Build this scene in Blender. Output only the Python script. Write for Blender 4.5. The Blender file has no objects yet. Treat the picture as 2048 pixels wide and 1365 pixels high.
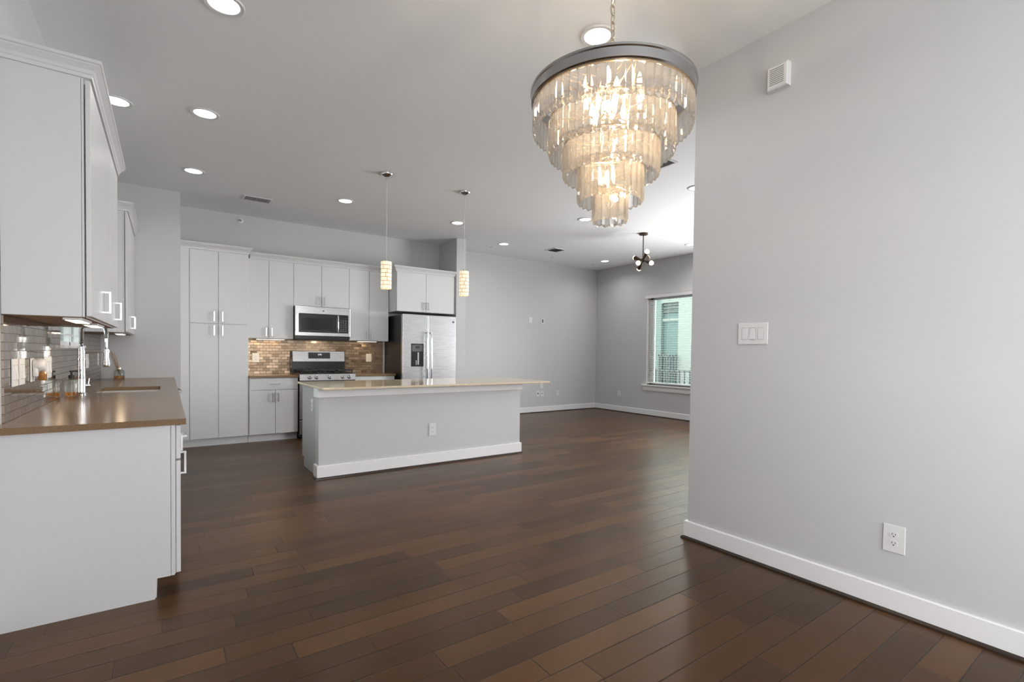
import bpy, bmesh, math, random
from math import sin, cos, pi, radians
from mathutils import Vector, Matrix
random.seed(7)
S = bpy.context.scene
COL = S.collection

# ------------------------------------------------------------------ camera
H_EYE = 1.216
YAW, PIT, ROL = radians(35.195), radians(-1.245), radians(0.706)
fw = Vector((sin(YAW) * cos(PIT), cos(YAW) * cos(PIT), sin(PIT)))
rt = Vector((cos(YAW), -sin(YAW), 0)); up = rt.cross(fw)
r2 = rt * cos(ROL) + up * sin(ROL); u2 = -rt * sin(ROL) + up * cos(ROL)
cd = bpy.data.cameras.new('camera'); cam = bpy.data.objects.new('camera', cd); COL.objects.link(cam)
cd.sensor_width = 36.0; cd.lens = 980.773 / 2048 * 36; cd.shift_y = 44.475 / 2048; cd.clip_start = 0.05
cam.matrix_world = Matrix(((r2.x, u2.x, -fw.x, 0), (r2.y, u2.y, -fw.y, 0), (r2.z, u2.z, -fw.z, H_EYE), (0, 0, 0, 1)))
S.camera = cam

# ------------------------------------------------------------------ world, exposure, daylight
W = bpy.data.worlds.new('World'); S.world = W; W.use_nodes = True
W.node_tree.nodes['Background'].inputs[0].default_value = (0.98, 0.985, 1.0, 1)
W.node_tree.nodes['Background'].inputs[1].default_value = 10.0
S.view_settings.view_transform = 'Standard'; S.view_settings.look = 'None'
S.view_settings.exposure = 0.0; S.view_settings.gamma = 1.0; S.view_settings.use_curve_mapping = False
S.cycles.max_bounces = 28; S.cycles.diffuse_bounces = 6; S.cycles.glossy_bounces = 5
S.cycles.transmission_bounces = 24; S.cycles.transparent_max_bounces = 24
S.cycles.sample_clamp_indirect = 4.0; S.cycles.caustics_refractive = False; S.cycles.caustics_reflective = False

def area(name, loc, rot, sx, sy, power, color=(1, 1, 1), shape='RECTANGLE', spread=pi):
    l = bpy.data.lights.new(name, 'AREA'); l.shape = shape; l.size = sx; l.size_y = sy
    l.energy = power; l.color = color; l.spread = spread
    o = bpy.data.objects.new(name, l); COL.objects.link(o); o.location = loc; o.rotation_euler = rot
    return o
# lamps at unseen windows; the dining and side ones are added fill
area('daylight_living_window', (7.80, 3.2, 1.5), (0, radians(101), 0), 1.7, 1.9, 240, (0.985, 0.99, 1.0))
area('added_dining_fill', (1.35, -2.98, 1.6), (radians(132), 0, 0), 2.6, 2.0, 78, (0.985, 0.99, 1.0))
area('added_side_fill', (-0.58, -1.5, 1.6), (0, radians(-135), 0), 1.9, 1.8, 62, (0.985, 0.99, 1.0))

# ------------------------------------------------------------------ materials
def mat(name):
    m = bpy.data.materials.new(name); m.use_nodes = True
    nt = m.node_tree
    return m, nt, nt.nodes['Principled BSDF']
def N(nt, t, **kw):
    n = nt.nodes.new(t)
    for k, v in kw.items(): setattr(n, k, v)
    return n
def L(nt, a, b): nt.links.new(a, b)
def math_n(nt, op, a, b=None, c=None):
    n = N(nt, 'ShaderNodeMath', operation=op)
    for i, v in enumerate((a, b, c)):
        if v is None: continue
        if isinstance(v, (int, float)): n.inputs[i].default_value = v
        else: L(nt, v, n.inputs[i])
    return n.outputs[0]
def plain(name, col, rough=0.5, metal=0.0, bump=0, bscale=200, spec=0.5, coat=0, emit=None, estr=0, var=0):
    m, nt, b = mat(name)
    b.inputs['Base Color'].default_value = (*col, 1); b.inputs['Roughness'].default_value = rough
    b.inputs['Metallic'].default_value = metal; b.inputs['Specular IOR Level'].default_value = spec
    b.inputs['Coat Weight'].default_value = coat
    if emit: b.inputs['Emission Color'].default_value = (*emit, 1); b.inputs['Emission Strength'].default_value = estr
    tc = N(nt, 'ShaderNodeTexCoord')
    no = N(nt, 'ShaderNodeTexNoise'); no.inputs['Scale'].default_value = bscale; L(nt, tc.outputs['Object'], no.inputs['Vector'])
    if bump:
        bp = N(nt, 'ShaderNodeBump'); bp.inputs['Strength'].default_value = bump; bp.inputs['Distance'].default_value = 0.004
        L(nt, no.outputs['Fac'], bp.inputs['Height']); L(nt, bp.outputs['Normal'], b.inputs['Normal'])
    if var:
        mr = N(nt, 'ShaderNodeMapRange'); mr.inputs['To Min'].default_value = rough - var; mr.inputs['To Max'].default_value = rough + var
        L(nt, no.outputs['Fac'], mr.inputs['Value']); L(nt, mr.outputs['Result'], b.inputs['Roughness'])
    return m
def brushed(name, col, rough=0.28, axis=0):
    m, nt, b = mat(name)
    b.inputs['Base Color'].default_value = (*col, 1); b.inputs['Metallic'].default_value = 1.0
    tc = N(nt, 'ShaderNodeTexCoord'); mp = N(nt, 'ShaderNodeMapping')
    sc = [400, 400, 400]; sc[axis] = 3; mp.inputs['Scale'].default_value = sc
    L(nt, tc.outputs['Object'], mp.inputs['Vector'])
    no = N(nt, 'ShaderNodeTexNoise'); no.inputs['Scale'].default_value = 1.0; no.inputs['Detail'].default_value = 3
    L(nt, mp.outputs['Vector'], no.inputs['Vector'])
    mr = N(nt, 'ShaderNodeMapRange'); mr.inputs['To Min'].default_value = rough - 0.07; mr.inputs['To Max'].default_value = rough + 0.1
    L(nt, no.outputs['Fac'], mr.inputs['Value']); L(nt, mr.outputs['Result'], b.inputs['Roughness'])
    bp = N(nt, 'ShaderNodeBump'); bp.inputs['Strength'].default_value = 0.015; bp.inputs['Distance'].default_value = 0.001
    L(nt, no.outputs['Fac'], bp.inputs['Height']); L(nt, bp.outputs['Normal'], b.inputs['Normal'])
    return m
def emitter(name, col, strength):
    m = bpy.data.materials.new(name); m.use_nodes = True; nt = m.node_tree; nt.nodes.clear()
    e = N(nt, 'ShaderNodeEmission'); e.inputs[0].default_value = (*col, 1); e.inputs[1].default_value = strength
    o = N(nt, 'ShaderNodeOutputMaterial'); L(nt, e.outputs[0], o.inputs[0])
    return m
def glassy(name, col, rough=0.0, ior=1.5, clear=0.35):
    m = bpy.data.materials.new(name); m.use_nodes = True; nt = m.node_tree; nt.nodes.clear()
    g = N(nt, 'ShaderNodeBsdfGlass'); g.inputs['Color'].default_value = (*col, 1); g.inputs['Roughness'].default_value = rough; g.inputs['IOR'].default_value = ior
    t = N(nt, 'ShaderNodeBsdfTransparent'); t.inputs[0].default_value = (*col, 1)
    mx = N(nt, 'ShaderNodeMixShader'); mx.inputs[0].default_value = clear
    o = N(nt, 'ShaderNodeOutputMaterial'); L(nt, g.outputs[0], mx.inputs[1]); L(nt, t.outputs[0], mx.inputs[2]); L(nt, mx.outputs[0], o.inputs[0])
    return m
def crystal(name, col):
    m = glassy(name, col, 0.0, 1.5, 0.38); nt = m.node_tree; o = [n for n in nt.nodes if n.type == 'OUTPUT_MATERIAL'][0]
    src = o.inputs[0].links[0].from_socket
    tr = N(nt, 'ShaderNodeBsdfTranslucent'); tr.inputs[0].default_value = (0.95, 0.92, 0.88, 1)
    mx = N(nt, 'ShaderNodeMixShader'); mx.inputs[0].default_value = 0.09
    L(nt, src, mx.inputs[1]); L(nt, tr.outputs[0], mx.inputs[2]); L(nt, mx.outputs[0], o.inputs[0])
    return m
def thin_pane(name, col):
    m = bpy.data.materials.new(name); m.use_nodes = True; nt = m.node_tree; nt.nodes.clear()
    g = N(nt, 'ShaderNodeBsdfGlossy'); g.inputs['Roughness'].default_value = 0.02
    t = N(nt, 'ShaderNodeBsdfTransparent'); t.inputs[0].default_value = (*col, 1)
    f = N(nt, 'ShaderNodeFresnel'); f.inputs['IOR'].default_value = 1.45
    mx = N(nt, 'ShaderNodeMixShader'); o = N(nt, 'ShaderNodeOutputMaterial')
    L(nt, f.outputs[0], mx.inputs[0]); L(nt, t.outputs[0], mx.inputs[1]); L(nt, g.outputs[0], mx.inputs[2]); L(nt, mx.outputs[0], o.inputs[0])
    return m

def wood_floor():
    m, nt, b = mat('hardwood')
    geo = N(nt, 'ShaderNodeNewGeometry'); sp = N(nt, 'ShaderNodeSeparateXYZ'); L(nt, geo.outputs['Position'], sp.inputs[0])
    X, Y = sp.outputs[0], sp.outputs[1]
    PW, PL = 0.127, 0.95
    ry = math_n(nt, 'DIVIDE', Y, PW); row = math_n(nt, 'FLOOR', ry)
    wn = N(nt, 'ShaderNodeTexWhiteNoise', noise_dimensions='1D'); L(nt, row, wn.inputs['W'])
    wn2 = N(nt, 'ShaderNodeTexWhiteNoise', noise_dimensions='1D'); L(nt, math_n(nt, 'ADD', row, 71.3), wn2.inputs['W'])
    plen = math_n(nt, 'MULTIPLY_ADD', wn2.outputs['Value'], 0.5, PL * 0.72)
    rx = math_n(nt, 'DIVIDE', math_n(nt, 'MULTIPLY_ADD', wn.outputs['Value'], 7.0, X), plen)
    pl = math_n(nt, 'FLOOR', rx)
    cb = N(nt, 'ShaderNodeCombineXYZ'); L(nt, row, cb.inputs[0]); L(nt, pl, cb.inputs[1])
    rnd = N(nt, 'ShaderNodeTexWhiteNoise', noise_dimensions='2D'); L(nt, cb.outputs[0], rnd.inputs['Vector'])
    # grain
    cv = N(nt, 'ShaderNodeCombineXYZ'); L(nt, math_n(nt, 'MULTIPLY', X, 2.2), cv.inputs[0]); L(nt, math_n(nt, 'MULTIPLY', Y, 34), cv.inputs[1])
    L(nt, math_n(nt, 'MULTIPLY', rnd.outputs['Value'], 40), cv.inputs[2])
    gr = N(nt, 'ShaderNodeTexNoise'); gr.inputs['Scale'].default_value = 1.6; gr.inputs['Detail'].default_value = 6; gr.inputs['Distortion'].default_value = 0.8
    L(nt, cv.outputs[0], gr.inputs['Vector'])
    bl = N(nt, 'ShaderNodeTexNoise'); bl.inputs['Scale'].default_value = 5.0; bl.inputs['Detail'].default_value = 3; L(nt, geo.outputs['Position'], bl.inputs['Vector'])
    mixv = math_n(nt, 'ADD', math_n(nt, 'MULTIPLY', rnd.outputs['Value'], 0.5), math_n(nt, 'ADD', math_n(nt, 'MULTIPLY', gr.outputs['Fac'], 0.3), math_n(nt, 'MULTIPLY', bl.outputs['Fac'], 0.2)))
    cr = N(nt, 'ShaderNodeValToRGB'); e = cr.color_ramp.elements
    e[0].position = 0.12; e[0].color = (0.026, 0.0120, 0.0045, 1); e[1].position = 0.9; e[1].color = (0.110, 0.050, 0.018, 1)
    n = e.new(0.5); n.color = (0.060, 0.0265, 0.0090, 1)
    L(nt, mixv, cr.inputs[0])
    # gaps
    fy = math_n(nt, 'FRACT', ry); fx = math_n(nt, 'FRACT', rx)
    dy = math_n(nt, 'MULTIPLY', math_n(nt, 'MINIMUM', fy, math_n(nt, 'SUBTRACT', 1.0, fy)), PW)
    dx = math_n(nt, 'MULTIPLY', math_n(nt, 'MINIMUM', fx, math_n(nt, 'SUBTRACT', 1.0, fx)), PL)
    d = math_n(nt, 'MINIMUM', dx, dy)
    gap = N(nt, 'ShaderNodeMapRange'); gap.inputs['From Min'].default_value = 0.0009; gap.inputs['From Max'].default_value = 0.0034; L(nt, d, gap.inputs['Value'])
    mxc = N(nt, 'ShaderNodeMix', data_type='RGBA'); mxc.inputs['A'].default_value = (0.010, 0.006, 0.004, 1)
    L(nt, gap.outputs['Result'], mxc.inputs['Factor']); L(nt, cr.outputs[0], mxc.inputs['B']); L(nt, mxc.outputs['Result'], b.inputs['Base Color'])
    rr = N(nt, 'ShaderNodeMapRange'); rr.inputs['To Min'].default_value = 0.25; rr.inputs['To Max'].default_value = 0.40
    L(nt, gr.outputs['Fac'], rr.inputs['Value']); L(nt, rr.outputs['Result'], b.inputs['Roughness'])
    b.inputs['Specular IOR Level'].default_value = 0.42; b.inputs['Specular Tint'].default_value = (1.0, 0.72, 0.48, 1)
    hs = N(nt, 'ShaderNodeTexNoise'); hs.inputs['Scale'].default_value = 1.0; hs.inputs['Detail'].default_value = 1
    cv2 = N(nt, 'ShaderNodeCombineXYZ'); L(nt, math_n(nt, 'MULTIPLY', X, 5), cv2.inputs[0]); L(nt, math_n(nt, 'MULTIPLY', Y, 22), cv2.inputs[1]); L(nt, math_n(nt, 'MULTIPLY', rnd.outputs['Value'], 19), cv2.inputs[2])
    L(nt, cv2.outputs[0], hs.inputs['Vector'])
    hgt = math_n(nt, 'ADD', math_n(nt, 'MULTIPLY', gap.outputs['Result'], 0.5), math_n(nt, 'ADD', math_n(nt, 'MULTIPLY', hs.outputs['Fac'], 0.55), math_n(nt, 'MULTIPLY', gr.outputs['Fac'], 0.12)))
    bp = N(nt, 'ShaderNodeBump'); bp.inputs['Strength'].default_value = 0.55; bp.inputs['Distance'].default_value = 0.003
    L(nt, hgt, bp.inputs['Height']); L(nt, bp.outputs['Normal'], b.inputs['Normal'])
    return m

def metal_tile(name, horiz, rough, tilt, c1, c2, metal=0.93, grout=0.0012):
    m, nt, b = mat(name)
    geo = N(nt, 'ShaderNodeNewGeometry'); sp = N(nt, 'ShaderNodeSeparateXYZ'); L(nt, geo.outputs['Position'], sp.inputs[0])
    cb = N(nt, 'ShaderNodeCombineXYZ'); L(nt, sp.outputs[horiz], cb.inputs[0])
    L(nt, math_n(nt, 'SUBTRACT', sp.outputs[2], 0.873), cb.inputs[1])
    br = N(nt, 'ShaderNodeTexBrick'); br.inputs['Scale'].default_value = 1.0; br.inputs['Brick Width'].default_value = 0.080
    br.inputs['Row Height'].default_value = 0.0402; br.inputs['Mortar Size'].default_value = grout; br.inputs['Mortar Smooth'].default_value = 0.2
    br.inputs['Color1'].default_value = (0, 0, 0, 1); br.inputs['Color2'].default_value = (1, 1, 1, 1); br.inputs['Bias'].default_value = 0.0
    L(nt, cb.outputs[0], br.inputs['Vector'])
    rnd = br.outputs['Color']
    cr = N(nt, 'ShaderNodeValToRGB'); e = cr.color_ramp.elements; e[0].color = (*c1, 1); e[1].color = (*c2, 1); L(nt, rnd, cr.inputs[0])
    mx = N(nt, 'ShaderNodeMix', data_type='RGBA'); L(nt, br.outputs['Fac'], mx.inputs['Factor']); L(nt, cr.outputs[0], mx.inputs['A']); mx.inputs['B'].default_value = (0.06, 0.05, 0.042, 1)
    L(nt, mx.outputs['Result'], b.inputs['Base Color'])
    L(nt, math_n(nt, 'SUBTRACT', metal, math_n(nt, 'MULTIPLY', br.outputs['Fac'], metal - 0.03)), b.inputs['Metallic'])
    L(nt, math_n(nt, 'ADD', math_n(nt, 'MULTIPLY', br.outputs['Fac'], 0.5), rough), b.inputs['Roughness'])
    # every tile sits at a slightly different angle
    r2_ = math_n(nt, 'FRACT', math_n(nt, 'MULTIPLY', rnd, 13.7))
    tv = N(nt, 'ShaderNodeCombineXYZ')
    L(nt, math_n(nt, 'MULTIPLY', math_n(nt, 'SUBTRACT', rnd, 0.5), tilt), tv.inputs[horiz]); L(nt, math_n(nt, 'MULTIPLY', math_n(nt, 'SUBTRACT', r2_, 0.5), tilt), tv.inputs[2])
    bp = N(nt, 'ShaderNodeBump'); bp.inputs['Strength'].default_value = 0.4; bp.inputs['Distance'].default_value = 0.001; bp.invert = True
    L(nt, br.outputs['Fac'], bp.inputs['Height'])
    ad = N(nt, 'ShaderNodeVectorMath', operation='ADD'); L(nt, bp.outputs['Normal'], ad.inputs[0]); L(nt, tv.outputs[0], ad.inputs[1])
    nz = N(nt, 'ShaderNodeVectorMath', operation='NORMALIZE'); L(nt, ad.outputs[0], nz.inputs[0]); L(nt, nz.outputs[0], b.inputs['Normal'])
    return m

def stone(name, ca, cb_, rough, scale=260, detail=2):
    m, nt, b = mat(name)
    tc = N(nt, 'ShaderNodeTexCoord'); no = N(nt, 'ShaderNodeTexNoise'); no.inputs['Scale'].default_value = scale; no.inputs['Detail'].default_value = detail
    L(nt, tc.outputs['Object'], no.inputs['Vector'])
    vo = N(nt, 'ShaderNodeTexVoronoi'); vo.inputs['Scale'].default_value = scale * 0.6; L(nt, tc.outputs['Object'], vo.inputs['Vector'])
    s_ = math_n(nt, 'ADD', math_n(nt, 'MULTIPLY', no.outputs['Fac'], 0.7), math_n(nt, 'MULTIPLY', vo.outputs['Distance'], 0.5))
    cr = N(nt, 'ShaderNodeValToRGB'); e = cr.color_ramp.elements; e[0].position = 0.3; e[0].color = (*ca, 1); e[1].position = 0.75; e[1].color = (*cb_, 1)
    L(nt, s_, cr.inputs[0]); L(nt, cr.outputs[0], b.inputs['Base Color']); b.inputs['Roughness'].default_value = rough; b.inputs['Specular IOR Level'].default_value = 0.4; b.inputs['Specular Tint'].default_value = (1.0, 0.84, 0.66, 1)
    return m

def lamp_shade():
    m, nt, b = mat('patterned_shade')
    tc = N(nt, 'ShaderNodeTexCoord'); sp = N(nt, 'ShaderNodeSeparateXYZ'); L(nt, tc.outputs['Object'], sp.inputs[0])
    an = math_n(nt, 'ARCTAN2', sp.outputs[1], sp.outputs[0])
    cb = N(nt, 'ShaderNodeCombineXYZ'); L(nt, math_n(nt, 'MULTIPLY', an, 0.055), cb.inputs[0]); L(nt, sp.outputs[2], cb.inputs[1])
    def br(w, h, off):
        n = N(nt, 'ShaderNodeTexBrick'); n.inputs['Scale'].default_value = 1.0; n.inputs['Brick Width'].default_value = w; n.inputs['Row Height'].default_value = h
        n.inputs['Mortar Size'].default_value = 0.0027; n.inputs['Mortar Smooth'].default_value = 0.1; n.offset = off; n.squash = 1.6; n.squash_frequency = 3
        L(nt, cb.outputs[0], n.inputs['Vector']); return n.outputs['Fac']
    f = br(0.0691, 0.0408, 0.38)
    mx = N(nt, 'ShaderNodeMix', data_type='RGBA'); L(nt, f, mx.inputs['Factor']); mx.inputs['A'].default_value = (0.86, 0.74, 0.56, 1); mx.inputs['B'].default_value = (0.24, 0.14, 0.07, 1)
    L(nt, mx.outputs['Result'], b.inputs['Base Color']); b.inputs['Roughness'].default_value = 0.8
    me = N(nt, 'ShaderNodeMix', data_type='RGBA'); L(nt, f, me.inputs['Factor']); me.inputs['A'].default_value = (1.0, 0.83, 0.60, 1); me.inputs['B'].default_value = (0.40, 0.22, 0.10, 1)
    L(nt, me.outputs['Result'], b.inputs['Emission Color']); b.inputs['Emission Strength'].default_value = 0.62
    return m

WALL = plain('wall_paint', (0.52, 0.52, 0.525), 0.62, bump=0.10, bscale=160)
CEIL = plain('ceiling_paint', (0.82, 0.835, 0.845), 0.8, bump=0.10, bscale=120)
TRIM = plain('white_trim', (0.78, 0.78, 0.78), 0.38)
CAB = plain('cabinet_white', (0.62, 0.62, 0.62), 0.36)
CABIN = plain('cabinet_under_board', (0.30, 0.20, 0.12), 0.55)
CABGREY = plain('cabinet_grey_side', (0.42, 0.42, 0.43), 0.45)
SHOE = plain('dark_wood_shoe', (0.022, 0.013, 0.008), 0.35)
FLOOR = wood_floor()
TILE_L = metal_tile('mirror_tile', 1, 0.06, 0.012, (0.36, 0.30, 0.25), (0.48, 0.41, 0.35), 0.93, 0.0014)
TILE_B = metal_tile('bronze_tile', 0, 0.27, 0.16, (0.15, 0.095, 0.055), (0.46, 0.35, 0.24), 0.6, 0.0024)
TAUPE = stone('taupe_quartz', (0.155, 0.098, 0.054), (0.215, 0.138, 0.080), 0.17)
GRANITE = stone('beige_granite', (0.44, 0.355, 0.235), (0.74, 0.62, 0.455), 0.10, 190)
STEEL = brushed('stainless_steel', (0.60, 0.60, 0.61), 0.26, 0)
STEELV = brushed('stainless_sink', (0.42, 0.42, 0.43), 0.30, 1)
CHROME = plain('chrome', (0.80, 0.81, 0.83), 0.07, 1.0)
NICKEL = plain('brushed_nickel', (0.62, 0.62, 0.62), 0.22, 1.0)
BLACK = plain('black_enamel', (0.012, 0.012, 0.012), 0.25)
BLACKM = plain('black_textured', (0.011, 0.011, 0.0115), 0.42, bump=0.05, spec=0.3)
IRON = plain('cast_iron', (0.010, 0.010, 0.010), 0.6)
DGLASS = plain('dark_oven_glass', (0.022, 0.022, 0.023), 0.06)
GREYP = plain('grey_plastic', (0.10, 0.10, 0.105), 0.4)
PLATE = plain('white_plastic', (0.68, 0.68, 0.675), 0.32)
PLATEB = plain('ivory_plastic', (0.66, 0.65, 0.60), 0.35)
RECESS = plain('recess_shadow_line', (0.36, 0.36, 0.36), 0.5)
SLOT = plain('slot_dark', (0.015, 0.015, 0.015), 0.6)
BRONZE = plain('dark_bronze', (0.065, 0.040, 0.026), 0.38, 0.7)
RINGM = plain('polished_nickel_band', (0.42, 0.41, 0.40), 0.20, 1.0)
GOLDM = plain('pale_gold_chain', (0.72, 0.58, 0.42), 0.22, 1.0)
CRYSTAL = crystal('clear_crystal', (1.0, 0.985, 0.965))
BOTTLE = glassy('bottle_glass', (0.96, 0.98, 0.97), 0.0, 1.45, 0.5)
AMBER = glassy('amber_liquid', (0.90, 0.55, 0.16), 0.0, 1.35, 0.5)
REED = plain('reed', (0.42, 0.22, 0.09), 0.7)
PANE = thin_pane('window_glass', (0.96, 0.96, 0.96)); PANE_T = thin_pane('tinted_window_glass', (0.88, 0.97, 0.945))
SLATM = plain('blind_slat', (0.86, 0.86, 0.86), 0.45)
LENS = emitter('downlight_lens', (1.0, 0.985, 0.96), 5.0)
BULB = emitter('warm_bulb', (1.0, 0.73, 0.44), 32.0)
SBULB = emitter('globe_bulb', (1.0, 0.86, 0.62), 7.0)
UCL = emitter('undercabinet_lens', (1.0, 0.90, 0.74), 4.0)
DISP = emitter('clock_digits', (0.85, 0.92, 1.0), 1.5)
SHADE = lamp_shade()
STUCCO = plain('pale_stucco', (0.165, 0.171, 0.155), 0.9, bump=0.2, bscale=60)
STUCCO2 = plain('sage_stucco', (0.085, 0.108, 0.101), 0.9, bump=0.2, bscale=60)
SAGE = plain('sage_siding', (0.07, 0.12, 0.11), 0.8)
TEAL = plain('teal_glazing', (0.032, 0.064, 0.058), 0.5)
GRASS = plain('outdoor_ground', (0.07, 0.08, 0.06), 0.9)

# ------------------------------------------------------------------ mesh helpers
class MB:
    def __init__(s): s.bm = bmesh.new()
    def box(s, x0, x1, y0, y1, z0, z1, bev=0.0):
        if x1 < x0: x0, x1 = x1, x0
        if y1 < y0: y0, y1 = y1, y0
        if z1 < z0: z0, z1 = z1, z0
        v = [s.bm.verts.new((x, y, z)) for x in (x0, x1) for y in (y0, y1) for z in (z0, z1)]
        f = [(0, 1, 3, 2), (4, 6, 7, 5), (0, 4, 5, 1), (2, 3, 7, 6), (0, 2, 6, 4), (1, 5, 7, 3)]
        fs = [s.bm.faces.new([v[i] for i in q]) for q in f]
        if bev:
            ed = list({e for q in fs for e in q.edges})
            bmesh.ops.bevel(s.bm, geom=ed, offset=bev, segments=2, profile=0.5, affect='EDGES')
        return s
    def ring(s, pts): return [s.bm.verts.new(p) for p in pts]
    def skin(s, rings, cap=True, closed=True):
        n = len(rings[0])
        for a, b in zip(rings, rings[1:]):
            for i in range(n if closed else n - 1):
                j = (i + 1) % n
                s.bm.faces.new((a[i], a[j], b[j], b[i]))
        if cap:
            if len(rings[0]) > 2:
                s.bm.faces.new(list(reversed(rings[0]))); s.bm.faces.new(rings[-1])
        return s
    def cyl(s, p0, p1, r0, r1=None, n=20, cap=True):
        r1 = r0 if r1 is None else r1
        p0, p1 = Vector(p0), Vector(p1); d = (p1 - p0).normalized()
        a = d.orthogonal().normalized(); b = d.cross(a)
        R = [[p + (a * cos(t) + b * sin(t)) * r for t in [2 * pi * i / n for i in range(n)]] for p, r in ((p0, r0), (p1, r1))]
        return s.skin([s.ring(q) for q in R], cap)
    def lathe(s, prof, c=(0, 0, 0), n=32, axis=(0, 0, 1), cap=True):
        c = Vector(c); d = Vector(axis).normalized(); a = d.orthogonal().normalized(); b = d.cross(a)
        rs = [s.ring([c + d * z + (a * cos(2 * pi * i / n) + b * sin(2 * pi * i / n)) * max(r, 1e-5) for i in range(n)]) for r, z in prof]
        return s.skin(rs, cap)
    def tube(s, pts, r, n=8, closed=False):
        pts = [Vector(p) for p in pts]; rings = []
        m = len(pts); a = None
        for i, p in enumerate(pts):
            if closed: d = pts[(i + 1) % m] - pts[i - 1]
            else: d = pts[min(i + 1, m - 1)] - pts[max(i - 1, 0)]
            d.normalize()
            a = d.orthogonal() if a is None else a - d * a.dot(d)
            a.normalize(); b = d.cross(a)
            rr = r[i] if isinstance(r, (list, tuple)) else r
            rings.append(s.ring([p + (a * cos(2 * pi * k / n) + b * sin(2 * pi * k / n)) * rr for k in range(n)]))
        if closed:
            s.skin(rings, False); A, B = rings[-1], rings[0]
            off = min(range(n), key=lambda o: (A[0].co - B[o].co).length)
            for i in range(n): s.bm.faces.new((A[i], A[(i + 1) % n], B[(i + 1 + off) % n], B[(i + off) % n]))
            return s
        return s.skin(rings)
    def sphere(s, c, r, n=16, sq=(1, 1, 1)):
        k = bmesh.ops.create_uvsphere(s.bm, u_segments=n, v_segments=max(8, n // 2), radius=r)
        for v in k['verts']: v.co = Vector((v.co.x * sq[0], v.co.y * sq[1], v.co.z * sq[2])) + Vector(c)
        return s
    def sweep(s, path, prof):
        """path: list of ((x, y), (ox, oy)); prof: list of (offset, z)"""
        rings = [s.ring([(p[0] + o[0] * d, p[1] + o[1] * d, z) for d, z in prof]) for p, o in path]
        return s.skin(rings)
    def build(s, name, m, parent=None, smooth=None, kind=None, label=None, stuff=False):
        bmesh.ops.recalc_face_normals(s.bm, faces=s.bm.faces[:])
        vs = s.bm.verts
        if parent is None:
            xs = [v.co.x for v in vs]; ys = [v.co.y for v in vs]; zs = [v.co.z for v in vs]
            org = Vector(((min(xs) + max(xs)) / 2, (min(ys) + max(ys)) / 2, min(zs)))
        else: org = Vector(parent['_w'])
        for v in vs: v.co -= org
        me = bpy.data.meshes.new(name); s.bm.to_mesh(me); s.bm.free()
        me.materials.append(m)
        if smooth is not None:
            for p in me.polygons: p.use_smooth = True
            try: me.set_sharp_from_angle(angle=radians(smooth))
            except Exception: pass
        o = bpy.data.objects.new(name, me); COL.objects.link(o); o['_w'] = list(org)
        if parent is None: o.location = org
        else: o.parent = parent
        if kind: o['kind'] = kind
        if label: o['label'] = label
        return o
def thing(name, label, cat, loc, group=None, kind=None):
    o = bpy.data.objects.new(name, None); COL.objects.link(o); o.location = loc; o['_w'] = list(loc)
    o.empty_display_size = 0.05
    if label: o['label'] = label
    if cat: o['category'] = cat
    if group: o['group'] = group
    if kind: o['kind'] = kind
    return o
def tag(o, label, cat, group=None, kind=None):
    o['label'] = label; o['category'] = cat
    if group: o['group'] = group
    if kind: o['kind'] = kind
    return o
def dup(root, loc, label):
    c = root.copy(); COL.objects.link(c); c.location = loc; c['label'] = label
    for ch in list(root.children):
        d = ch.copy(); COL.objects.link(d); d.parent = c
        for g in ch.children:
            e = g.copy(); COL.objects.link(e); e.parent = d
    return c
def bx(*a): return MB().box(*a)
def struct(name, mb, m, **k): return mb.build(name, m, kind='structure', **k)

# ------------------------------------------------------------------ room shell
ZC = 3.063
XW, YE = -0.598, 7.042            # left wall, kitchen end wall
YW, YL, XL = 7.711, 7.85, 7.816   # kitchen back wall, living back wall, window wall
XR, YR1 = 2.827, 1.962            # right wall plane and its end
XS0, XS1, YS = 3.864, 4.039, 7.075
struct('floor', bx(-0.75, 8.0, -3.15, 8.0, -0.10, 0.0), FLOOR)
struct('ceiling', bx(-0.75, 8.0, -3.15, 8.0, ZC, ZC + 0.1), CEIL)
w = MB()     # left wall with the opening over the sink
WY0, WY1, WZ0, WZ1 = 4.50, 5.56, 1.207, 2.30
D0, D1, DZ0, DZ1 = -2.45, -0.55, 0.6, 2.5
w.box(-0.74, XW, -3.1, D0, 0, ZC).box(-0.74, XW, D1, WY0, 0, ZC).box(-0.74, XW, D0, D1, 0, DZ0).box(-0.74, XW, D0, D1, DZ1, ZC)
w.box(-0.74, XW, WY1, YE, 0, ZC).box(-0.74, XW, WY0, WY1, 0, WZ0).box(-0.74, XW, WY0, WY1, WZ1, ZC)
struct('wall_left', w, WALL)
struct('wall_kitchen_end', bx(-0.74, 0.139, YE, 7.95, 0, ZC), WALL)
struct('wall_kitchen_back', bx(0.139, XS0, YW, 7.95, 0, ZC), WALL)
struct('wall_fridge_side', bx(XS0, XS1, YS, 7.95, 0, ZC), WALL)
struct('wall_living_back', bx(XS1, 7.97, YL, 7.97, 0, ZC), WALL)
w = MB()
B0, B1, BZ0, BZ1 = 4.95, 6.44, 0.615, 2.34      # visible window
C0, C1, CZ0, CZ1 = 2.30, 4.10, 0.50, 2.45       # second living window, hidden by the right wall
w.box(XL, XL + 0.15, 0.4, C0, 0, ZC).box(XL, XL + 0.15, C1, B0, 0, ZC).box(XL, XL + 0.15, B1, YL, 0, ZC)
for a, b_, z0, z1 in ((B0, B1, BZ0, BZ1), (C0, C1, CZ0, CZ1)): w.box(XL, XL + 0.15, a, b_, 0, z0).box(XL, XL + 0.15, a, b_, z1, ZC)
struct('wall_window', w, WALL)
struct('wall_right', bx(XR, XR + 0.15, -3.1, YR1, 0, ZC), WALL)
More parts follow.
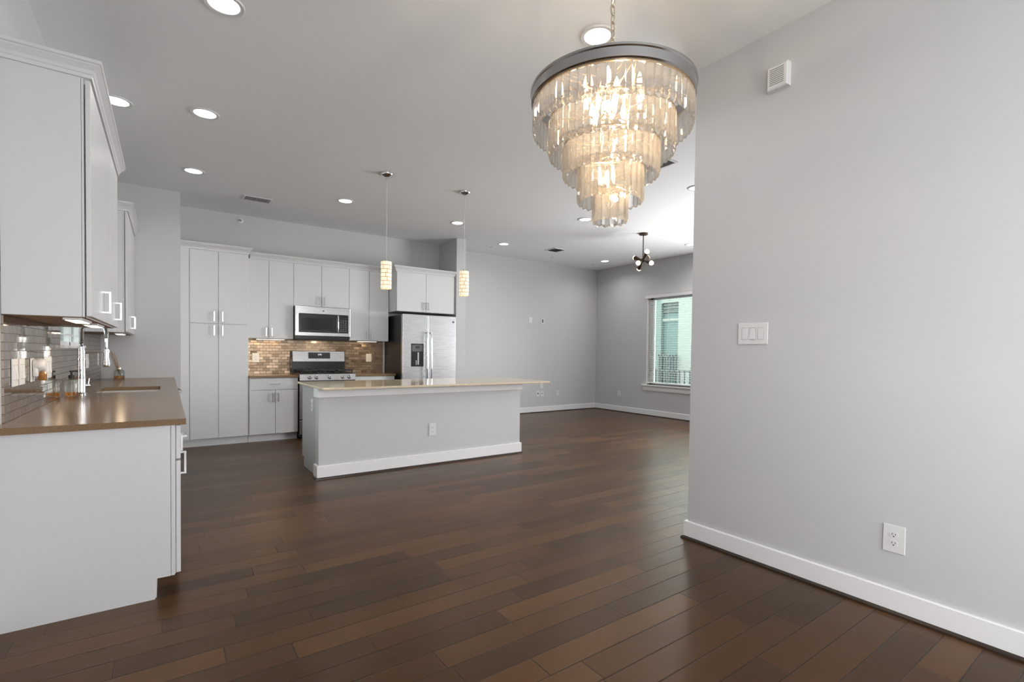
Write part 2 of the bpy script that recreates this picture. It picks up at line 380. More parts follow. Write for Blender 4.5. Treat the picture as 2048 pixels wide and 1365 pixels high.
struct('wall_living_near', bx(XR + 0.15, XL, 0.28, 0.4, 0, ZC), WALL)
w = MB().box(-0.74, 0.0, -3.1, -3.0, 0, ZC).box(2.7, XR, -3.1, -3.0, 0, ZC).box(0.0, 2.7, -3.1, -3.0, 0, 0.5).box(0.0, 2.7, -3.1, -3.0, 2.65, ZC)
struct('wall_behind', w, WALL)

def skirting(name, pts, h, z0=0.017):
    """pts: ((x, y), outward mitre)"""
    t = 0.018
    o = struct(name, MB().sweep(pts, [(0.0005, z0), (t, z0), (t, h - 0.004), (t - 0.004, h), (0.0005, h)]), TRIM)
    q = [(0.0005, 0.0), (t + 0.014, 0.0), (t + 0.013, 0.008), (t + 0.008, 0.014), (t + 0.001, 0.0175), (0.0005, 0.0175)]
    struct({'baseboard_right': 'trim_3'}.get(name, 'trim_4'), MB().sweep(pts, q), SHOE)
skirting('baseboard_right', [((XR, -2.99), (-1, 0)), ((XR, YR1), (-1, 1)), ((XR + 0.15, YR1), (1, 1)), ((XR + 0.15, 0.41), (1, 0))], 0.116)
skirting('baseboard_living', [((XS1, YS), (1, -1)), ((XS1, YL), (1, -1)), ((XL, YL), (-1, -1)), ((XL, 0.41), (-1, 0))], 0.116)

# ------------------------------------------------------------------ windows
def window(name, xp, y0, y1, z0, z1, parent_label, d=1, mull=0, fw_=.05, dp=.085):
    t = thing(name, parent_label, None, (xp, (y0 + y1) / 2, z0), kind='structure')
    x0, x1 = (xp + dp * d, xp + (dp + .06) * d)
    f = MB().box(x0, x1, y0, y0 + fw_, z0, z1, .004).box(x0, x1, y1 - fw_, y1, z0, z1, .004).box(x0, x1, y0, y1, z0, z0 + 0.05, .004).box(x0, x1, y0, y1, z1 - 0.05, z1, .004)
    for k in range(mull):
        yy = y0 + (y1 - y0) * (k + 1) / (mull + 1); f.box(x0, x1, yy - 0.02, yy + 0.02, z0, z1)
    f.build('frame', TRIM, t)
    xm = xp + (dp + .035) * d
    bx(xm - 0.003, xm + 0.003, y0 + 0.04, y1 - 0.04, z0 + 0.04, z1 - 0.04).build('pane', PANE_T if name in ('window_1', 'window_3') else PANE, t)
    return t
t = window('window_1', XL, B0, B1, BZ0, BZ1, 'living room window with white sill behind the blind', 1, 0, .10)
bx(XL - 0.045, XL + 0.09, B0 - 0.09, B1 + 0.09, 0.590, 0.615, .004).build('sill', TRIM, t)
MB().sweep([((XL - .001, B0 - 0.06), (-1, 0)), ((XL - .001, B1 + 0.06), (-1, 0))], [(0, .49), (.012, .49), (.018, .51), (.018, .56), (.034, .59), (0, .59)]).build('apron', TRIM, t)
MB().box(XL, XL + .085, B1 - .012, B1 - .0005, BZ0, BZ1).box(XL, XL + .085, B0 + .0005, B0 + .012, BZ0, BZ1).build('jamb_liner', TRIM, t)
window('window_2', XL, C0, C1, CZ0, CZ1, 'second living room window further along the same wall', 1, 1)
t = window('window_3', XW, WY0, WY1, WZ0, WZ1, 'small kitchen window over the sink', -1, 1, .05, .006)
window('added_window_5', XW, D0, D1, DZ0, DZ1, 'unseen side window added behind the viewpoint to light the right wall', -1, 1)  # unseen opening added so daylight reaches the right wall
g = MB()
for k in (1, 2, 3): g.box(XW - .040, XW - .030, WY0 + .04, WY1 - .04, WZ0 + k * .10, WZ0 + k * .10 + .010)
for k in (1, 3): g.box(XW - .040, XW - .030, WY0 + k * .265 - .008, WY0 + k * .265 + .008, WZ0 + .04, WZ1 - .04)
g.build('grille', TRIM, t)
bx(XW - .004, XW + .035, WY0 + .001, WY1 - .001, WZ0 + .0005, WZ0 + .022, .003).build('sill', TRIM, t)
t = thing('added_window_4', 'unseen wide window added behind the viewpoint to light the room', None, (1.35, -3.05, .5), kind='structure')  # added behind the viewpoint as a source of fill light
f = MB().box(0, .05, -3.08, -3.03, .5, 2.65).box(2.65, 2.7, -3.08, -3.03, .5, 2.65).box(1.32, 1.38, -3.08, -3.03, .5, 2.65).box(0, 2.7, -3.08, -3.03, .5, .55).box(0, 2.7, -3.08, -3.03, 2.6, 2.65)
f.build('frame', TRIM, t)
bx(.04, 2.66, -3.058, -3.052, .54, 2.61).build('pane', PANE, t)

# horizontal blind of the visible window
t = thing('window_blind', 'white horizontal slat blind hanging in the living room window', 'blind', (XL + .04, (B0 + B1) / 2, BZ0))
MB().sweep([((XL - .001, B0 - .03), (-1, 0)), ((XL - .001, B1 + .03), (-1, 0))], [(-.02, 2.318), (.028, 2.318), (.030, 2.33), (.034, 2.37), (.046, 2.398), (-.0, 2.398)]).build('valance', TRIM, t)
s_ = MB(); z = 2.29; ta = radians(5)
while z > .70:
    c_, q_ = cos(ta) * .024, sin(ta) * .024
    y0, y1 = B0 + .015, B1 - .015
    s_.skin([s_.ring([(XL + .045 - c_, y, z - q_), (XL + .045, y, z + .003), (XL + .045 + c_, y, z + q_), (XL + .045, y, z + .0005)]) for y in (y0, y1)])
    z -= .0445
s_.build('slats', SLATM, t)
bx(XL + .02, XL + .07, B0 + .015, B1 - .015, .640, .665, .004).build('bottom_rail', SLATM, t)
for y in (B1 - .13, (B0 + B1) / 2 + .26, (B0 + B1) / 2 - .26, B0 + .13):
    MB().box(XL + .021, XL + .0225, y - .002, y + .002, .66, 2.3).box(XL + .067, XL + .0685, y - .002, y + .002, .66, 2.3).build('ladder_cord', SLATM, t)
MB().cyl((XL + .012, B1 - .075, 1.22), (XL + .012, B1 - .075, 2.31), .0022, n=6).cyl((XL + .012, B1 - .075, 1.18), (XL + .012, B1 - .075, 1.225), .007, .004, n=8).build('pull_cord', SLATM, t)

# house across the way, seen through the blind
t = thing('apartment_building', 'pale stucco building with balcony railing seen through the blind', 'building', (13.2, 10.0, 0))
bx(13.0, 13.3, 4.0, 9.50, -2.5, 3.12).build('wall', STUCCO, t)
bx(13.0, 13.3, 10.14, 17.0, -2.5, 3.12).build('wall', STUCCO2, t)
bx(13.0, 13.3, 9.50, 10.14, 2.86, 3.45).build('lintel_wall', STUCCO, t)
bx(13.1, 13.3, 9.50, 10.14, -2.5, 2.86).build('glass_door', TEAL, t)
bx(13.05, 13.12, 9.50, 10.14, 2.28, 2.36).build('transom', STUCCO, t)
g = MB()
for z in (2.55, 2.66, 2.77): g.box(13.05, 13.10, 9.5, 10.14, z, z + .05)
g.build('louvre', BLACK, t)
def railing(x, y0, y1, z0, z1, step):
    g = MB().box(x, x + .05, y0, y1, z1 - .05, z1).box(x, x + .04, y0, y1, z0, z0 + .04)
    y = y0
    while y <= y1: g.box(x, x + .03, y - .014, y + .014, z0, z1); y += step
    g.build('balcony_railing', BLACK, t)
railing(12.9, 9.50, 10.16, .10, 1.21, .105); railing(12.2, 8.0, 9.75, -.40, .76, .17)
struct('ground', bx(-24, 30, -24, 30, -3.0, -2.6), GRASS)

tag(bx(-12, -.85, 12, 12.6, -2.6, 4.5).build('neighbour_house', SAGE), 'sage green house wall seen through the window over the sink', 'building')

# ------------------------------------------------------------------ hardware
def pull(c, along, out, ln, parent, m=NICKEL):
    """bar pull: c centre on the face, along = bar axis, out = face normal"""
    c, a, o = Vector(c), Vector(along), Vector(out); b = a.cross(o)
    g = MB()
    def bar(p0, p1, h):
        d = (p1 - p0).normalized(); u = b; v = d.cross(u)
        g.skin([g.ring([p + u * h * i + v * h * j for i, j in ((-1, -1), (1, -1), (1, 1), (-1, 1))]) for p in (p0, p1)])
    e = a * ln / 2; k = o * .028
    bar(c - e + k - a * .005, c + e + k + a * .005, .005)
    for s in (-1, 1): bar(c + e * s, c + e * s + k, .0045)
    return g.build('handle', m, parent)
UP, XX, YY = (0, 0, 1), (1, 0, 0), (0, 1, 0)
MX = (1, 0, 0); MY = (0, -1, 0)
def door_b(parent, x0, x1, y, z0, z1, hx=None, hz=None, name='door', horiz=False, ln=.10, th=.019):
    """slab door on a back-wall unit, front plane y facing -Y"""
    g = .0022
    d = bx(x0 + g, x1 - g, y, y + th, z0 + g, z1 - g, .0016).build(name, CAB, parent)
    if hx is not None: pull((hx, y, hz), XX if horiz else UP, MY, ln, d)
    return d
def door_l(parent, y0, y1, x, z0, z1, hy=None, hz=None, name='door', horiz=False, ln=.10, th=.019):
    g = .0022
    d = bx(x - th, x, y0 + g, y1 - g, z0 + g, z1 - g, .0016).build(name, CAB, parent)
    if hy is not None: pull((x, hy, hz), YY if horiz else UP, MX, ln, d)
    return d
CROWN = [(0.0, 0.0), (.010, 0.0), (.012, .016), (.016, .020), (.022, .034), (.036, .050), (.040, .054), (.040, .060), (.048, .064), (.048, .078), (0.0, .078)]
def crown(path, z, label):
    o = MB().sweep(path, [(d, z + h) for d, h in CROWN]).build('crown_molding', CAB)
    return tag(o, label, 'moulding', kind='thing')

# ------------------------------------------------------------------ back wall cabinets
ZB, ZUB, ZUT, ZCT = .100, 1.367, 2.433, .873
YB = 7.119; YP = 7.122; YU = 7.395; YBK = YW - .002
PX0, PX1 = .232, .868
t = thing('pantry_cabinet', 'tall white four-door pantry cabinet standing in the corner', 'cabinet', (.52, 7.4, 0))
MB().box(.141, PX1, YP + .021, YBK, ZB, 2.4365).box(.141, PX0 - .004, YP + .004, YP + .021, ZB, 2.4365).build('body', CAB, t)
bx(.141, PX1, YP + .075, YBK, 0, ZB).build('toe_kick', CAB, t)
pm = .533
door_b(t, PX0, pm, YP, 1.532, 2.425, pm - .045, 1.62, ln=.11); door_b(t, pm, PX1 - .008, YP, 1.532, 2.425, pm + .045, 1.62, ln=.11)
door_b(t, PX0, pm, YP, ZB, 1.527, pm - .045, 1.445, ln=.11); door_b(t, pm, PX1 - .008, YP, ZB, 1.527, pm + .045, 1.445, ln=.11)
crown([((.141, YP + .021), (0, -1)), ((PX1, YP + .021), (1, -1)), ((PX1, YBK), (1, 0))], 2.437, 'short white crown moulding on top of the tall pantry')

OX0_ = 2.851
UX = [.880, 1.146, 1.459, 1.838, 2.232, 2.534, 2.843]
def upper_b(x0, xm, x1, z0, label, hz):
    t = thing('upper_cabinet', label, 'cabinet', ((x0 + x1) / 2, 7.55, z0), 'upper cabinets on the back wall')
    bx(x0, x1, YU + .021, YBK, z0, ZUT + .0035).build('body', CAB, t)
    door_b(t, x0, xm, YU, z0, ZUT, xm - .035, hz); door_b(t, xm, x1, YU, z0, ZUT, xm + .035, hz)
    return t
upper_b(UX[0], UX[1], UX[2], ZUB, 'white two-door upper cabinet directly right of the tall pantry', 1.455)
upper_b(UX[2], UX[3], UX[4], 1.838, 'short white two-door cabinet above the microwave', 1.925)
upper_b(UX[4], UX[5], UX[6], ZUB, 'white two-door upper cabinet between microwave and fridge', 1.455)
crown([((PX1 + .050, YU + .021), (0, -1)), ((OX0_ - .050, YU + .021), (0, -1))], ZUT + .004, 'long white crown moulding above the back wall upper cabinets')
# under-cabinet lights
def uc_light(x0, x1, y0, y1, z, label, power):
    t = thing('undercabinet_light', label, 'light', ((x0 + x1) / 2, (y0 + y1) / 2, z), 'under-cabinet lights')
    bx(x0, x1, y0, y1, z - .012, z, .002).build('housing', PLATE, t)
    bx(x0 + .008, x1 - .008, y0 + .008, y1 - .008, z - .0145, z - .0115).build('lens', UCL, t)
    area('undercabinet_glow', ((x0 + x1) / 2, (y0 + y1) / 2, z - .017), (0, 0, 0), x1 - x0 - .02, y1 - y0 - .02, power, (1.0, .72, .42))
uc_light(1.00, 1.36, 7.45, 7.52, ZUB, 'lit strip light under the cabinet right of the pantry', 1.3)
uc_light(2.38, 2.68, 7.45, 7.52, ZUB, 'lit strip light under the cabinet beside the fridge', 1.0)

# base cabinets
BX0, BX1 = .872, 1.468
t = thing('base_cabinet', 'white base cabinet with one drawer left of the range', 'cabinet', (1.17, 7.4, 0))
bx(BX0, BX1, YB + .021, YBK, ZB, .843).build('body', CAB, t)
bx(BX0, BX1, YB + .075, YBK, 0, ZB).build('toe_kick', CAB, t)
xm = (BX0 + BX1) / 2 + .012
door_b(t, BX0 + .004, BX1 - .004, YB, .685, .838, xm, .765, 'drawer', True, .10)
door_b(t, BX0 + .004, xm, YB, ZB, .680, xm - .035, .585); door_b(t, xm, BX1 - .004, YB, ZB, .680, xm + .035, .585)
RX0, RX1 = 2.236, 2.842
t = thing('base_cabinet', 'white base cabinet squeezed between range and fridge', 'cabinet', (2.54, 7.4, 0))
bx(RX0, RX1, YB + .021, YBK, ZB, .843).build('body', CAB, t)
bx(RX0, RX1, YB + .075, YBK, 0, ZB).build('toe_kick', CAB, t)
xm = (RX0 + RX1) / 2
door_b(t, RX0 + .004, RX1 - .004, YB, .685, .838, xm, .765, 'drawer', True, .10)
door_b(t, RX0 + .004, xm, YB, ZB, .680, xm - .035, .585); door_b(t, xm, RX1 - .004, YB, ZB, .680, xm + .035, .585)
tag(bx(BX0, BX1 + .002, YB - .022, YBK, .8435, ZCT, .003).build('countertop', TAUPE), 'short brown countertop between pantry and range', 'countertop')
tag(bx(RX0 - .002, RX1 + .01, YB - .022, YBK, .8435, ZCT, .003).build('countertop', TAUPE), 'short brown countertop between range and fridge', 'countertop')
struct('trim_1', bx(PX1 + .002, 2.868, YW - .009, YW - .0015, ZCT + .0005, 1.40), TILE_B)   # tiled backsplash, back wall

# ------------------------------------------------------------------ range
GX0, GX1 = 1.474, 2.230
t = thing('gas_range', 'stainless gas range with black cooktop under the microwave', 'range', (1.85, 7.4, 0))
bx(GX0, GX1, 7.10, 7.66, .03, .885).build('body', BLACK, t)
bx(GX0 + .02, GX1 - .02, 7.14, 7.6, 0, .03).build('feet_plinth', BLACK, t)
cp = MB(); cp.skin([cp.ring([(x, 7.055, .800), (x, 7.075, .885), (x, 7.12, .889), (x, 7.12, .800)]) for x in (GX0, GX1)])
cp = cp.build('control_panel', STEEL, t)
for x in (1.600, 1.692, 1.866, 2.044, 2.136):
    k = MB().lathe([(.030, 0), (.030, .006), (.025, .010), (.023, .030), (.019, .034), (.0, .034)], (x, 7.064, .843), 24, (0, -1, .2)).build('knob', CHROME, t, 40)
    MB().box(x - .003, x + .003, 7.022, 7.030, .826, .866).build('pointer', GREYP, k)
bx(GX0 + .004, GX1 - .004, 7.075, 7.10, .27, .790, .004).build('oven_door', STEEL, t)
bx(GX0 + .09, GX1 - .09, 7.071, 7.076, .37, .67).build('oven_window', DGLASS, t)
MB().cyl((GX0 + .05, 7.025, .735), (GX1 - .05, 7.025, .735), .012, n=16).box(GX0 + .07, GX0 + .09, 7.03, 7.08, .727, .743).box(GX1 - .09, GX1 - .07, 7.03, 7.08, .727, .743).build('oven_handle', STEEL, t, 40)
bx(GX0 + .004, GX1 - .004, 7.075, 7.10, .06, .255, .004).build('drawer', STEEL, t)
MB().box(GX0, GX1, 7.07, 7.60, .885, .898, .004).build('cooktop', BLACK, t)
for x0 in (GX0 + .03, GX0 + .265, GX0 + .50):
    g = MB(); x1 = x0 + .225
    for y in (7.11, 7.27, 7.33, 7.50): g.box(x0, x1, y, y + .012, .925, .940)
    for x in (x0, (x0 + x1) / 2 - .006, x1 - .012): g.box(x, x + .012, 7.11, 7.512, .925, .940)
    for x in (x0, x1 - .012):
        for y in (7.11, 7.50): g.box(x, x + .012, y, y + .012, .897, .93)
    g.build('burner_grate', IRON, t)
for x in (GX0 + .14, GX0 + .378, GX0 + .615):
    for y in ((7.21, 7.42) if abs(x - GX0 - .378) > .1 else (7.31,)):
        MB().lathe([(.05, .898), (.05, .908), (.036, .910), (.036, .920), (.0, .920)], (x, y, 0), 20).build('burner', IRON, t, 40)
bk = MB(); bk.skin([bk.ring([(x, 7.60, .885), (x, 7.60, 1.045), (x, 7.58, 1.05), (x, 7.60, 1.20), (x, 7.67, 1.205), (x, 7.67, .885)]) for x in (GX0, GX1)])
bk.build('backguard', BLACK, t)
bs = MB(); bs.skin([bs.ring([(x, 7.574, 1.050), (x, 7.594, 1.198), (x, 7.612, 1.198), (x, 7.60, 1.050)]) for x in (GX0 + .012, GX1 - .010)])
bs.build('back_panel', STEEL, t)
dd = MB(); dd.skin([dd.ring([(x, 7.5745, 1.093), (x, 7.587, 1.183), (x, 7.592, 1.183), (x, 7.580, 1.093)]) for x in (1.700, 2.008)])
dd = dd.build('display', BLACK, t)
g = MB()
def seg(g, x, z, w, h, on, y0, k=.13):
    q = .0022
    S_ = {'t': (x, x + w, z + h - q, z + h), 'm': (x, x + w, z + h / 2 - q / 2, z + h / 2 + q / 2), 'b': (x, x + w, z, z + q),
          'tl': (x, x + q, z + h / 2, z + h), 'tr': (x + w - q, x + w, z + h / 2, z + h), 'bl': (x, x + q, z, z + h / 2), 'br': (x + w - q, x + w, z, z + h / 2)}
    for s in on:
        a, b, c, d = S_[s]; yy = y0 + (c - 1.093) * k
        g.box(a, b, yy - .002, yy + .001, c, d)
seg(g, 1.838, 1.140, .012, .022, ('t', 'tl', 'bl', 'b', 'm', 'br'), 7.5745); seg(g, 1.856, 1.140, .012, .022, ('t', 'tr', 'tl', 'm', 'br'), 7.5745); seg(g, 1.872, 1.140, .012, .022, ('t', 'm', 'b', 'tl', 'br'), 7.5745)
g.build('clock_digits', DISP, dd)

# ------------------------------------------------------------------ microwave
MX0, MX1, MYF = 1.464, 2.226, 7.318
t = thing('microwave', 'stainless over-the-range microwave with black door window', 'microwave', (1.84, 7.5, 1.37))
bx(MX0, MX1, MYF + .025, YBK, 1.375, 1.832).build('body', BLACK, t)
bx(MX0 + .006, MX1 - .006, MYF + .05, YBK - .04, 1.362, 1.376).build('vent_base', BLACKM, t)
fr = MB().box(MX0, MX1, MYF, MYF + .028, 1.730, 1.831, .004).box(MX0, MX1, MYF, MYF + .028, 1.418, 1.468, .004).box(MX0, MX0 + .045, MYF, MYF + .028, 1.46, 1.74, .004).box(MX1 - .030, MX1, MYF, MYF + .028, 1.46, 1.74, .004)
fr.build('front_frame', STEEL, t)
dr = bx(MX0 + .044, 2.035, MYF + .004, MYF + .026, 1.467, 1.731, .002).build('door', BLACK, t)
bx(MX0 + .083, 1.972, MYF + .002, MYF + .006, 1.505, 1.672).build('door_window', DGLASS, dr)
MB().tube([(2.045, MYF + .004, 1.70), (2.045, MYF - .022, 1.715), (2.045, MYF - .030, 1.66), (2.045, MYF - .030, 1.53), (2.045, MYF - .022, 1.485), (2.045, MYF + .004, 1.495)], .010, 10).build('handle', CHROME, dr, 50)
kp = bx(2.058, MX1 - .030, MYF + .004, MYF + .026, 1.467, 1.731, .002).build('keypad', BLACK, t)
g = MB()
for i in range(3):
    for j in range(6): g.box(2.082 + i * .034, 2.104 + i * .034, MYF + .0025, MYF + .0045, 1.492 + j * .030, 1.506 + j * .030)
g.build('buttons', GREYP, kp)
MB().lathe([(.011, 0), (.011, .002), (0, .002)], (1.845, MYF, 1.778), 20, (0, -1, 0)).build('badge', GREYP, t)

area('range_lamp', (1.86, 7.52, 1.360), (0, 0, 0), .12, .06, 2.2, (1.0, .93, .82))

# ------------------------------------------------------------------ fridge
FX0, FX1, FYF = 2.894, 3.800, 6.955
t = thing('refrigerator', 'stainless side-by-side refrigerator with black sides and water dispenser', 'refrigerator', (3.34, 7.3, 0))
bx(FX0, FX1, FYF + .065, YBK - .02, .02, 1.765).build('body', BLACKM, t)
bx(FX0 + .01, FX1 - .01, FYF + .05, 7.5, 0, .05).build('toe_grille', BLACK, t)
fx = 3.312
da = bx(FX0, fx - .003, FYF, FYF + .065, .05, 1.778, .008).build('freezer_door', STEEL, t)
db = bx(fx + .003, FX1, FYF, FYF + .065, .05, 1.778, .008).build('fridge_door', STEEL, t)
for d_, x in ((da, fx - .035), (db, fx + .035)):
    MB().tube([(x, FYF + .002, 1.50), (x, FYF - .040, 1.515), (x, FYF - .050, 1.46)] + [(x, FYF - .052 - .010 * sin(pi * k / 8), 1.46 - k * .095) for k in range(1, 8)] + [(x, FYF - .050, .70), (x, FYF - .040, .645), (x, FYF + .002, .66)], .0125, 10).build('handle', CHROME, d_, 50)
ds = MB()
ds.box(3.030, 3.238, FYF - .006, FYF + .004, .985, 1.335, .003)
ds = ds.build('water_dispenser', BLACK, da)
# sub-parts hang off the door so the depth stays at three levels
bx(3.042, 3.226, FYF - .010, FYF - .004, 1.215, 1.318, .002).build('dispenser_panel', GREYP, da)
bx(3.100, 3.170, FYF - .012, FYF - .009, 1.262, 1.296).build('dispenser_display', SLOT, da)
MB().box(3.135, 3.155, FYF - .014, FYF - .004, 1.01, 1.20, .002).box(3.105, 3.118, FYF - .014, FYF - .004, 1.01, 1.08, .002).build('dispenser_paddle', NICKEL, da)
bx(3.022, 3.246, FYF - .003, FYF + .004, .975, 1.345, .002).build('dispenser_bezel', STEEL, da)
MB().lathe([(.017, 0), (.017, .003), (0, .003)], (3.748, FYF, 1.690), 24, (0, -1, 0)).build('badge', GREYP, db)
# cabinet above
YF = 7.09
t = thing('upper_cabinet', 'deep white two-door cabinet above the refrigerator', 'cabinet', (3.34, 7.4, 1.827))
OX0, OX1, ofm = 2.851, 3.832, 3.335
bx(OX0, OX1, YF + .021, YBK, 1.827, 2.4355).build('body', CAB, t)
bx(OX1, XS0 - .001, YF + .022, YF + .04, 1.827, 2.4355).build('filler_strip', CABGREY, t)
door_b(t, OX0 + .002, ofm, YF, 1.829, 2.426, ofm - .035, 1.925); door_b(t, ofm, OX1 - .002, YF, 1.829, 2.426, ofm + .035, 1.925)
crown([((OX0, YBK), (-1, 0)), ((OX0, YF + .021), (-1, -1)), ((XS0 - .002, YF + .021), (0, -1))], 2.436, 'white crown moulding on the cabinet above the fridge')

# ------------------------------------------------------------------ island
t = thing('kitchen_island', 'grey half-wall kitchen island with white base and trim', 'island', (2.34, 5.1, 0))
IW0, IW1, IWF = 1.168, 3.504, 4.790
bx(IW0, IW1, IWF, 4.915, 0, .853).build('half_wall', WALL, t)
loop = [((IW0, 4.915), (-1, 0)), ((IW0, IWF), (-1, -1)), ((IW1, IWF), (1, -1)), ((IW1, 4.915), (1, 0))]
MB().sweep(loop, [(0.0003, .017), (.018, .017), (.018, .123), (.014, .127), (.0003, .127)]).build('baseboard', TRIM, t)
MB().sweep(loop, [(0.0003, 0), (.030, 0), (.028, .009), (.020, .0175), (.0003, .0175)]).build('shoe_molding', SHOE, t)
MB().sweep(loop, [(0.0003, .772), (.018, .772), (.018, .8525), (.0003, .8525)]).build('top_trim', TRIM, t)
cb = MB().box(IW0 + .012, IW1 - .012, 4.916, 5.52, ZB, .853).box(IW0 + .012, IW1 - .012, 4.916, 5.445, .0, ZB)
cb.build('cabinet_body', CABGREY, t)
n = 4
for k in range(n):
    x0 = IW0 + .02 + k * (IW1 - IW0 - .04) / n; x1 = IW0 + .02 + (k + 1) * (IW1 - IW0 - .04) / n
    d = bx(x0 + .002, x1 - .002, 5.521, 5.54, ZB + .01, .845, .002).build('door', CAB, t)
    pull((x1 - .05, 5.54, .75), UP, (0, 1, 0), .10, d)
tag(bx(1.176 - .02, 3.812, 4.599, 5.652, .8535, .8735, .003).build('countertop', GRANITE), 'long beige granite slab topping the island', 'countertop')

# ------------------------------------------------------------------ wall plates
def frame_at(c, nrm):
    c = Vector(c); n_ = Vector(nrm); a = Vector((0, 0, 1)).cross(n_)   # a: to the right when facing the wall
    return c, n_, a
def pbox(g, F, u0, u1, v0, v1, d0, d1, bev=0):
    c, n_, a = F
    p = c + a * u0 + Vector((0, 0, v0)) + n_ * d0; q = c + a * u1 + Vector((0, 0, v1)) + n_ * d1
    return g.box(p.x, q.x, p.y, q.y, p.z, q.z, bev)
def outlet(c, nrm, label, w=.080, h=.126, m=PLATE, group=None):
    F = frame_at(c, nrm)
    t = thing('wall_outlet', label, 'outlet', c, group)
    pbox(MB(), F, -w / 2, w / 2, -h / 2, h / 2, .0005, .0065, .002).build('cover_plate', m, t)
    c_, n_, a = F
    for s in (-1, 1):
        cc = c_ + Vector((0, 0, s * .0205)) + n_ * .006
        rr = [(1.0 if abs(cos(x)) < .78 else .86) for x in [2 * pi * k / 24 for k in range(24)]]
        g = MB(); R_ = []
        for d_ in (0, .0022):
            R_.append(g.ring([cc + n_ * d_ + a * (.0172 * cos(2 * pi * k / 24)) + Vector((0, 0, max(-.0130, min(.0130, .0172 * sin(2 * pi * k / 24))))) for k in range(24)]))
        so = g.skin(R_).build('socket', m, t)
        g = MB(); G = (cc, n_, a)
        pbox(g, G, -.0078, -.0056, -.002, .0075, .0015, .0027); pbox(g, G, .0056, .0078, -.002, .0065, .0015, .0027); pbox(g, G, -.0026, .0026, -.0105, -.0055, .0015, .0027)
        g.build('slots', SLOT, so)
    g = MB(); g.lathe([(.003, 0), (.0025, .0012), (0, .0014)], c_ + n_ * .0062, 12, n_).build('screw', m, t)
    return t
def switch(c, nrm, n_g, label, w, h=.126, m=PLATE, cat='light switch', name='light_switch'):
    F = frame_at(c, nrm); t = thing(name, label, cat, c)
    pbox(MB(), F, -w / 2, w / 2, -h / 2, h / 2, .0005, .0065, .002).build('cover_plate', m, t)
    for k in range(n_g):
        u = (k - (n_g - 1) / 2) * .0475
        g = MB(); c_, n_, a = F
        p = c_ + a * u
        pbox(MB(), F, u - .0185, u + .0185, -.036, .036, .006, .0068).build('recess', RECESS, t)
        tilt = .0022 if k % 2 else -.0012
        R_ = [g.ring([p + a * x + Vector((0, 0, z)) + n_ * d_ for x, z, d_ in ((-.0165, -.034, .005), (.0165, -.034, .005), (.0165, .034, .005), (-.0165, .034, .005))]),
              g.ring([p + a * x + Vector((0, 0, z)) + n_ * d_ for x, z, d_ in ((-.0155, -.033, .009 + tilt), (.0155, -.033, .009 + tilt), (.0155, .033, .009 - tilt), (-.0155, .033, .009 - tilt))])]
        g.skin(R_).build('rocker', m, t)
        g = MB()
        for s in (-1, 1): g.lathe([(.0028, 0), (.0024, .0011), (0, .0013)], p + Vector((0, 0, s * .050)) + n_ * .0062, 10, n_)
        g.build('screw', m, t)
    return t
switch((XR, 1.547, 1.345), (-1, 0, 0), 3, 'three-gang white rocker switch on the right-hand wall', .178)
outlet((XR, .837, .353), (-1, 0, 0), 'white duplex outlet low on the right-hand wall', .087, .130)
outlet((2.339, IWF, .380), (0, -1, 0), 'white duplex outlet on the front of the island', .080, .130)
outlet((IW0 + .012, 5.085, .672), (-1, 0, 0), 'white outlet on the grey left side of the island', .080, .120)
outlet((1.026, YW - .009, 1.10), (0, -1, 0), 'ivory outlet on the bronze tile left of the range', .088, .130, PLATEB)
outlet((2.636, YW - .009, 1.105), (0, -1, 0), 'ivory outlet on the tile beside the fridge', .088, .126, PLATEB)
outlet((6.716, YL, .379), (0, -1, 0), 'white outlet on the far wall, nearest the corner', .078, .115)
outlet((XL, 7.135, .378), (-1, 0, 0), 'white outlet low on the wall left of the window', .078, .115)
def plate(c, nrm, label, w, h, inner=None, name='wall_plate', im=SLOT, iname='port'):
    F = frame_at(c, nrm); t = thing(name, label, 'wall plate', c)
    pbox(MB(), F, -w / 2, w / 2, -h / 2, h / 2, .0005, .0065, .002).build('cover_plate', PLATE, t)
    if inner: pbox(MB(), F, -inner[0] / 2, inner[0] / 2, -inner[1] / 2, inner[1] / 2, .005, .0075).build(iname, im, t)
    else:
        g = MB()
        for s in (-1, 1): g.lathe([(.0035, 0), (.003, .0011), (0, .0013)], F[0] + Vector((0, 0, s * h * .36)) + F[1] * .0062, 10, F[1])
        g.build('screw', PLATE, t)
plate((5.975, YL, 1.874), (0, -1, 0), 'blank white plate high on the far wall', .080, .112)
plate((6.288, YL, 1.868), (0, -1, 0), 'white plate with black slot high on the far wall', .082, .118, (.030, .070))
plate((6.277, YL, .541), (0, -1, 0), 'blank white plate on the far wall just above island top edge', .085, .118)
plate((6.191, YL, .386), (0, -1, 0), 'left white plate with black port low on far wall', .078, .112, (.026, .030))
plate((6.299, YL, .382), (0, -1, 0), 'right white plate with grey port low on far wall', .078, .112, (.018, .024), im=GREYP)
# chime box on the right wall
t = thing('wall_chime', 'white louvred chime box high on the right-hand wall', 'chime', (XR, 1.425, 2.712))
g = MB()
R_ = [g.ring([(x, y, z) for y, z in ((1.366 + i, 2.712 + i), (1.484 - i, 2.712 + i), (1.484 - i, 2.846 - i), (1.366 + i, 2.846 - i))]) for x, i in ((XR - .0005, 0.0), (XR - .030, .002), (XR - .036, .008))]
g.skin(R_).build('housing', PLATE, t)
g = MB()
for k in range(9): g.box(XR - .0375, XR - .0355, 1.388, 1.466, 2.738 + k * .0105, 2.742 + k * .0105)
g.build('louvres', plain('louvre_shadow_gap', (.25, .25, .25), .6), t)

